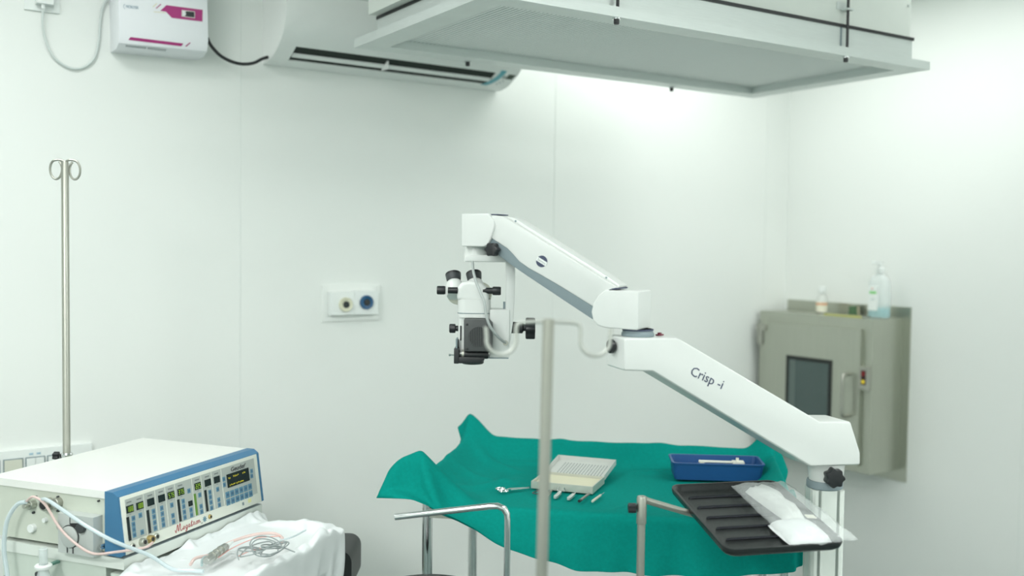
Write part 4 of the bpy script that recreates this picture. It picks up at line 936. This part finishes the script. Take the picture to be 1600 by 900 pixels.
# ------------------------------------------------------------------ mayo stand, tray and pack
BLc, BRc, FRc, FLc = [Vector(v) for v in ((1.4628, 1.5476, 1.0431), (1.6926, 1.4549, 1.0445), (1.6072, 1.1783, .9916), (1.3775, 1.271, .9902))]
def tray_matrix():
    c = (BLc+BRc+FRc+FLc)/4; ex = ((BRc-BLc)+(FRc-FLc)).normalized(); ey = ((BLc-FLc)+(BRc-FRc)); ey = (ey-ex*ey.dot(ex)).normalized()
    return basis(c, ex, ey)
TM = tray_matrix()
def mayo():
    px, py = 1.3077, 1.4443
    t = thing('tray_stand', 'black speckled instrument tray on a steel post stand', 'tray stand', (px, py, 0))
    off = Matrix.Translation((-px, -py, 0)); m4 = off @ TM
    w, d = .248/2, .296/2; tm = M('black speckled steel', (.019, .022, .022), .26, var=.5, scale=500, bump=.25, bscale=700)
    b = nb(); o0 = rrect(-w, w, -d, d, .022, 6)
    def rg(s, z): return [b.verts.new((x*(1-s/w), y*(1-s/d), z)) for x, y in o0]
    rv = [rg(.008, -.018), rg(.002, -.012), rg(0, -.004), rg(.0005, 0), rg(.004, .001), rg(.0075, -.001), rg(.011, -.011), rg(.016, -.0135)]
    for A, B in zip(rv, rv[1:]):
        for k in range(len(A)): b.faces.new((A[k], A[(k+1) % len(A)], B[(k+1) % len(A)], B[k]))
    b.faces.new(rv[0][::-1]); b.faces.new(rv[-1])
    tr = mesh_obj('tray', xf(b, m4), tm, t, 50)
    for k in range(5):
        y = d-.045-k*.047
        mesh_obj('rib', xf(tube([(-w+.03, y, -.0132), (-w+.034, y, -.0115), (w-.034, y, -.0115), (w-.03, y, -.0132)], .0028, 8), m4), M('rib black', (.012, .013, .02), .22), tr)
    mesh_obj('post', cyl(.0078, .05, 1.02, 'z', (0, 0, 0), 18), TUBEM, t)
    mesh_obj('sleeve', lathe([(.0095, 1.008), (.0098, 1.010), (.0098, 1.058), (.0085, 1.062)], 18), TUBEM, t)
    a = Vector((0, 0, 1.056)); e = TM @ Vector((-.02, .0, -.021))-Vector((px, py, 0)); mid = TM @ Vector((-.085, .05, -.030))-Vector((px, py, 0))
    mesh_obj('support_arm', tube([a+Vector((0, 0, .002)), a+(mid-a)*.12, mid, e], .0065, 12), TUBEM, t)
    mesh_obj('support_plate', xf(box(-.06, .03, -.03, .03, -.023, -.0182), m4), TUBEM, tr)
    kn = xf(prism(lobed(.009, 3, .2), 0, .016, 'xyz'), Matrix.Translation(from_camera_frame(-.027, -.002, 1.040)) @ basis((0, 0, 0), from_camera_frame(0, 1), (0, 0, 1)))
    mesh_obj('clamp_knob', kn, BLACK, t, bevel=.002)
    mesh_obj('clamp_shaft', tube([from_camera_frame(-.012, 0, 1.040), from_camera_frame(-.006, 0, 1.040)], .004, 8), BLACK, t)
    for k in (-1, 1): mesh_obj('foot', tube([(0, 0, .06), tuple(from_camera_frame(.1*k+.06, .02-.1, .03)), tuple(from_camera_frame(.02+.12*k, -.22, .02))], .014, 10), TUBEM, t)
    mesh_obj('hub', lathe([(.03, 0), (.032, .005), (.026, .07), (.012, .09)], 20), BLACK, t)
mayo()
def pack():
    t = thing('sterile_pack', 'clear plastic packet of folded white gauze on black tray', 'packet', TM @ Vector((0, 0, -.0135)))
    t.matrix_world = TM @ Matrix.Translation((0, 0, -.0084))
    wm = M('white gauze', (.82, .85, .85), .8, var=.05, scale=80, bump=.6, bscale=160)
    rng = random.Random(5)
    def pillow(name, cx, cy, w, d, h, ang, mat, z0=0, par=t, nx=16, ny=14, p=3.0, wr=.0012, sd=1):
        r_ = np.random.RandomState(sd); N = smooth_noise((nx, ny), 2, r_); V = []; ca, sa = math.cos(R(ang)), math.sin(R(ang))
        def pt(i, j, top):
            a = -1+2*i/(nx-1); b = -1+2*j/(ny-1)
            e = max(0, 1-abs(a)**p)*max(0, 1-abs(b)**p); z = h*e**.4
            x = a*w/2*(1-.06*abs(b)**4); y = b*d/2*(1-.06*abs(a)**4)
            return (cx+x*ca-y*sa, cy+x*sa+y*ca, z0+(z+wr*N[i, j]*(e > 0) if top else 0))
        V = [pt(i, j, True) for i in range(nx) for j in range(ny)]+[pt(i, j, False) for i in range(nx) for j in range(ny)]
        F_ = []
        for i in range(nx-1):
            for j in range(ny-1):
                a = i*ny+j; F_.append((a, a+ny, a+ny+1, a+1)); q = nx*ny; F_.append((q+a, q+a+1, q+a+ny+1, q+a+ny))
        for i in range(nx-1):
            for j in (0, ny-1): a = i*ny+j; q = nx*ny; F_.append((a, a+ny, q+a+ny, q+a))
        for j in range(ny-1):
            for i in (0, nx-1): a = i*ny+j; q = nx*ny; F_.append((a, a+1, q+a+1, q+a))
        return raw(name, V, F_, mat, par, 70)
    pillow('gauze_pad', .058, -.088, .092, .100, .018, 4, wm, sd=3)
    pillow('folded_gown', .070, .040, .050, .160, .022, 8, M('pale wrap', (.82, .85, .82), .5, bump=.5, scale=60), sd=6, wr=.006)
    film = M('clear film', (.88, .93, .92), .10, trans=.0, alpha=.22, bump=.9, bscale=45)
    # crinkled film lying over both
    nx, ny = 26, 46; r_ = np.random.RandomState(8); N = smooth_noise((nx, ny), 3, r_); V = []
    for i in range(nx):
        for j in range(ny):
            a = i/(nx-1); b = j/(ny-1); x = .006+.122*a+.018*(1-b)*a; y = -.150+.270*b
            inside = max(0, 1-abs(2*a-1)**3); h = .012+.016*inside**.5*max(0, 1-abs(2*b-1)**6)**.5
            if x > .112: h += .003
            V.append((x+.012*(.5-b)*0, y, h+.005*N[i, j]))
    F_ = [(i*ny+j, (i+1)*ny+j, (i+1)*ny+j+1, i*ny+j+1) for i in range(nx-1) for j in range(ny-1)]
    f = raw('film', V, F_, film, t, 180)
    m = f.modifiers.new('thickness', 'SOLIDIFY'); m.thickness = .0003
    mesh_obj('paper_tag', xf(box(.088, .108, -.056, -.042, .026, .0275), Matrix.Rotation(R(6), 4, 'Y')), M('tag paper', (.78, .77, .62), .6), t)
pack()

# ------------------------------------------------------------------ chrome bar, stool, black rest
def misc():
    b0 = Vector((1.1155, 1.6278, 0))
    t = thing('support_bar', 'bent chrome support bar in front of the draped table', 'bar', b0)
    E_ = Vector((.9317, 1.7602, 1.0015))-b0; top = Vector((1.1025, 1.644, 1.0272))-b0
    P = [(0, 0, .03), (0, 0, .5), (0, 0, .97), (0, 0, 1.0)]
    q = top; P2 = [Vector(p) for p in P]+[Vector((-.001, .001, 1.012)), Vector((-.006, .005, 1.0225)), Vector((-.016, .013, 1.0275)), Vector((-.03, .023, 1.0265))]
    P2 += [P2[-1].lerp(E_, .5), E_]
    mesh_obj('tube', tube(P2, .0064, 16), CHROME, t)
    d = (E_-P2[-2]).normalized(); mesh_obj('tube_bore', tube([E_-d*.001, E_+d*.0004], .0045, 12), DGREY, t)
    mesh_obj('base', lathe([(.028, 0), (.028, .01), (.018, .03), (.010, .05)], 24), DGREY, t)
    c = from_camera_frame(-.170, 2.08)
    t = thing('stool', 'round black padded stool top at the bottom edge', 'stool', c)
    mesh_obj('seat', lathe([(.12, .770), (.135, .780), (.138, .795), (.132, .808), (.112, .815)], 40), M('black vinyl', (.02, .024, .024), .42, var=.1), t)
    mesh_obj('stem', cyl(.02, .05, .772, 'z', (0, 0, 0), 16), CHROME, t)
    for k in range(5):
        a = 2*math.pi*k/5+.3; l = mesh_obj('leg', tube([(0, 0, .07), (.11*math.cos(a), .11*math.sin(a), .05)], .013, 10), CHROME, t)
        mesh_obj('castor', lathe([(.022, -.01), (.024, -.008), (.024, .008), (.022, .01)], 16, 'x', (.105*math.cos(a), .105*math.sin(a), .024)), BLACK, l)
    c = from_camera_frame((535-800)/1556*2.42, 2.42)
    t = thing('padded_rest', 'black rounded padded rest showing past the white drape end', 'armrest', c, -YAW)
    mesh_obj('pad', prism(rrect(-.075, .034, .70, .808, .028, 6), -.05, .10, 'xzy'), M('black vinyl', (.02, .024, .024), .42, var=.1), t, bevel=.010, seg=3)
    mesh_obj('stem', cyl(.018, .02, .705, 'z', (-.02, .02, 0), 16), CHROME, t)
    mesh_obj('foot', lathe([(.11, 0), (.11, .012), (.03, .03)], 24, 'z', (-.02, .02, 0)), DGREY, t)
misc()

# ------------------------------------------------------------------ white drape, tubing and handpiece on the cart shelf
def shelf_things():
    xs = np.linspace(-.055, .475, 84); ys = np.linspace(-.40, -.050, 60)
    X, Y = np.meshgrid(xs, ys, indexing='ij'); rng = np.random.RandomState(11)
    T = .874
    a = smooth_noise(X.shape, 8, rng); b = smooth_noise(X.shape, 25, rng); c = smooth_noise(X.shape, 3, rng)
    cx = np.clip(X, 0, .43); cy = np.clip(Y, -.285, -.012); out = np.hypot(X-cx, Y-cy)
    Z = T+.006-out*.4+.010*np.abs(a)+.014*np.abs(b)+.0015*c
    Z += .010*np.exp(-((X-.40)/.035)**2)*(Y > -.27) + .008*np.exp(-((Y+.255-.1*(X-.3))/.03)**2)*np.clip((X-.12)/.2, 0, 1)
    Z += .016*np.clip((Y+.07)/.05, 0, 1)*np.clip((X-.30)/.1, 0, 1)
    # sharp crumples: creases where smooth random fields change sign
    for n_, am in ((14, .004), (30, .009), (60, .014)): Z += am*(.45-np.abs(smooth_noise(X.shape, n_, rng))**.7)
    Z = np.maximum(Z, np.where(out == 0, T+.004, 0))
    Z = np.where(Y > -.085, np.minimum(Z, .9+.0*X), Z)
    P0 = np.stack([X, Y, Z], -1); pins = np.zeros(X.shape, bool)
    pins[:, -1] = True; pins[-12:-6, 18:50] = True; pins[20:-6, 17:20] = True
    P = drape_cloth(P0, pins, [((.215, -.1485, T-.04), (.215, .1365, .04))], steps=22, stiff=.9)
    wm = M('white plastic sheet', (.78, .82, .82), .38, var=.02, scale=20, spec=.5)
    o = sheet('white_drape', P, wm, (MX, MY, 0), MA, .0008)
    tag(o, 'crumpled white plastic drape over the cart shelf', 'drape')
    BM = Matrix.Translation((MX, MY, 0)) @ Matrix.Rotation(R(MA), 4, 'Z')
    def W(p): return BM @ Vector(p)
    def line(name, pts, r, mat, label, cat, group=None, n=7, seg=8):
        o = mesh_obj(name, tube(catmull([W(p) for p in pts], n), r, seg), mat); tag(o, label, cat, group); return o
    z0 = .915
    clear = M('clear tubing', (.66, .77, .80), .2, alpha=.72, var=.02); pink = M('pink tubing', (.80, .62, .58), .3, alpha=.85, var=.02)
    pink2 = M('thin pink line', (.75, .42, .38), .35)
    S = .886
    line('irrigation_tube', [(-.022, .151, z0+.097), (-.034, .120, z0+.103), (-.046, .060, z0+.088), (-.050, .0, z0+.066), (-.04, -.06, z0+.040), (.005, -.105, z0+.006), (.03, -.14, S+.004), (.047, -.175, S), (.052, -.20, S)], .0040, clear, 'clear bluish tube arching from console side to shelf', 'tube', 'console tubing')
    line('aspiration_tube', [(-.02, .190, z0+.09), (-.026, .165, z0+.103), (-.03, .13, z0+.092), (-.034, .09, z0+.052), (-.036, .05, z0+.026), (-.036, .0, z0+.008), (-.025, -.05, z0+.014), (.03, -.072, z0+.010), (.058, -.068, z0+.012)], .0027, pink, 'pink tube sagging across the pump block', 'tube', 'console tubing')
    line('drain_tube', [(-.02, .192, z0+.088), (-.022, .215, z0+.080), (-.028, .236, z0+.045), (-.03, .243, z0-.01), (-.03, .236, z0-.06), (-.032, .225, z0-.11)], .0046, clear, 'tube loop hanging down the cart side at left', 'tube', 'console tubing')
    line('coiled_tube', [(.052, -.168, S+.010), (.080, -.160, S+.014), (.12, -.17, S+.012), (.18, -.165, S+.018), (.24, -.185, S+.022), (.272, -.215, S+.020), (.262, -.245, S+.016), (.235, -.262, S+.014)], .0034, pink, 'pale pink tube looped across the white drape', 'tube', 'console tubing')
    line('coiled_tube', [(.062, -.188, S+.008), (.09, -.170, S+.012), (.14, -.16, S+.012), (.165, -.158, S+.015), (.185, -.162, S+.016)], .0028, M('grey blue tubing', (.36, .47, .48), .3), 'short grey blue tube beside the pink loop', 'tube', 'console tubing')
    line('thin_line', [(.10, -.20, S+.014), (.16, -.19, S+.016), (.22, -.205, S+.022), (.262, -.24, S+.020)], .0012, pink2, 'thin pink line under the pink loop', 'line', 'thin lines on the drape')
    line('thin_line', [(.12, -.235, S+.016), (.15, -.24, S+.018), (.175, -.25, S+.018), (.20, -.262, S+.018)], .0012, pink2, 'short thin pink line beside the handpiece', 'line', 'thin lines on the drape')
    line('thin_line', [(.228, -.262, S+.022), (.25, -.275, S+.024), (.275, -.276, S+.024), (.305, -.277, S+.026)], .0018, clear, 'thin clear cannula line pointing away from coil', 'line', 'thin lines on the drape')
    # handpiece
    a = W((.065, -.196, S+.016)); b = W((.148, -.183, S+.022)); t = thing('handpiece', 'brushed steel surgical handpiece lying on the white drape', 'handpiece', a)
    mesh_obj('barrel', tube([Vector((0, 0, 0)), (b-a)*.05, (b-a)*.96, b-a], [.0065, .0085, .0085, .0065], 18), M('polished steel', (.56, .57, .54), .34, metal=.9), t)
    for s in (.3, .5, .7): mesh_obj('ring_groove', tube([(b-a)*s, (b-a)*(s+.03)], .0098, 18), TUBEM, t)
    d = (b-a).normalized(); mesh_obj('nozzle', tube([b-a, b-a+d*.012, b-a+d*.03], [.006, .0045, .0015], 12), WHITE, t)
    # grey cable coil
    pts = []
    for k in range(64):
        an = 2*math.pi*k/9.3; lp = k//9; ra = .020+.013*abs(math.sin(lp*1.9+.6))
        pts.append((.142+.006*lp+ra*1.25*math.cos(an)+.008*math.sin(lp*2.3), -.262-.004*lp+ra*.85*math.sin(an)+.010*math.cos(lp*3.1), S+.016+.016*abs(math.sin(an*.5+lp))+.010*(lp % 3 == 1)*max(0, math.sin(an))))
    pts = [(.10, -.250, S+.016), (.115, -.235, S+.024), (.135, -.232, S+.028)]+pts
    line('cable_coil', pts, .0014, M('grey cable', (.30, .34, .34), .35), 'tangled thin grey cable heaped on the white drape', 'cable', None, 5, 6)
    # syringe like clear tube standing by the cart side
    t = thing('drip_chamber', 'clear plastic drip chamber hanging at the cart side', 'drip chamber', W((-.040, .125, .78)), MA)
    cl = M('clear soft plastic', (.72, .80, .80), .15, alpha=.45)
    mesh_obj('chamber', lathe([(.018, 0), (.019, .05), (.014, .08), (.008, .098)], 20), cl, t)
    mesh_obj('collar', lathe([(.016, .098), (.017, .100), (.017, .104), (.015, .106)], 20), WHITE, t)
    mesh_obj('stem', lathe([(.0085, .106), (.0085, .138), (.0075, .139)], 16), cl, t)
    mesh_obj('hanger', box(.004, .0395, -.004, .004, .098, .103), M('green clip', (.10, .25, .20), .5), t)
shelf_things()
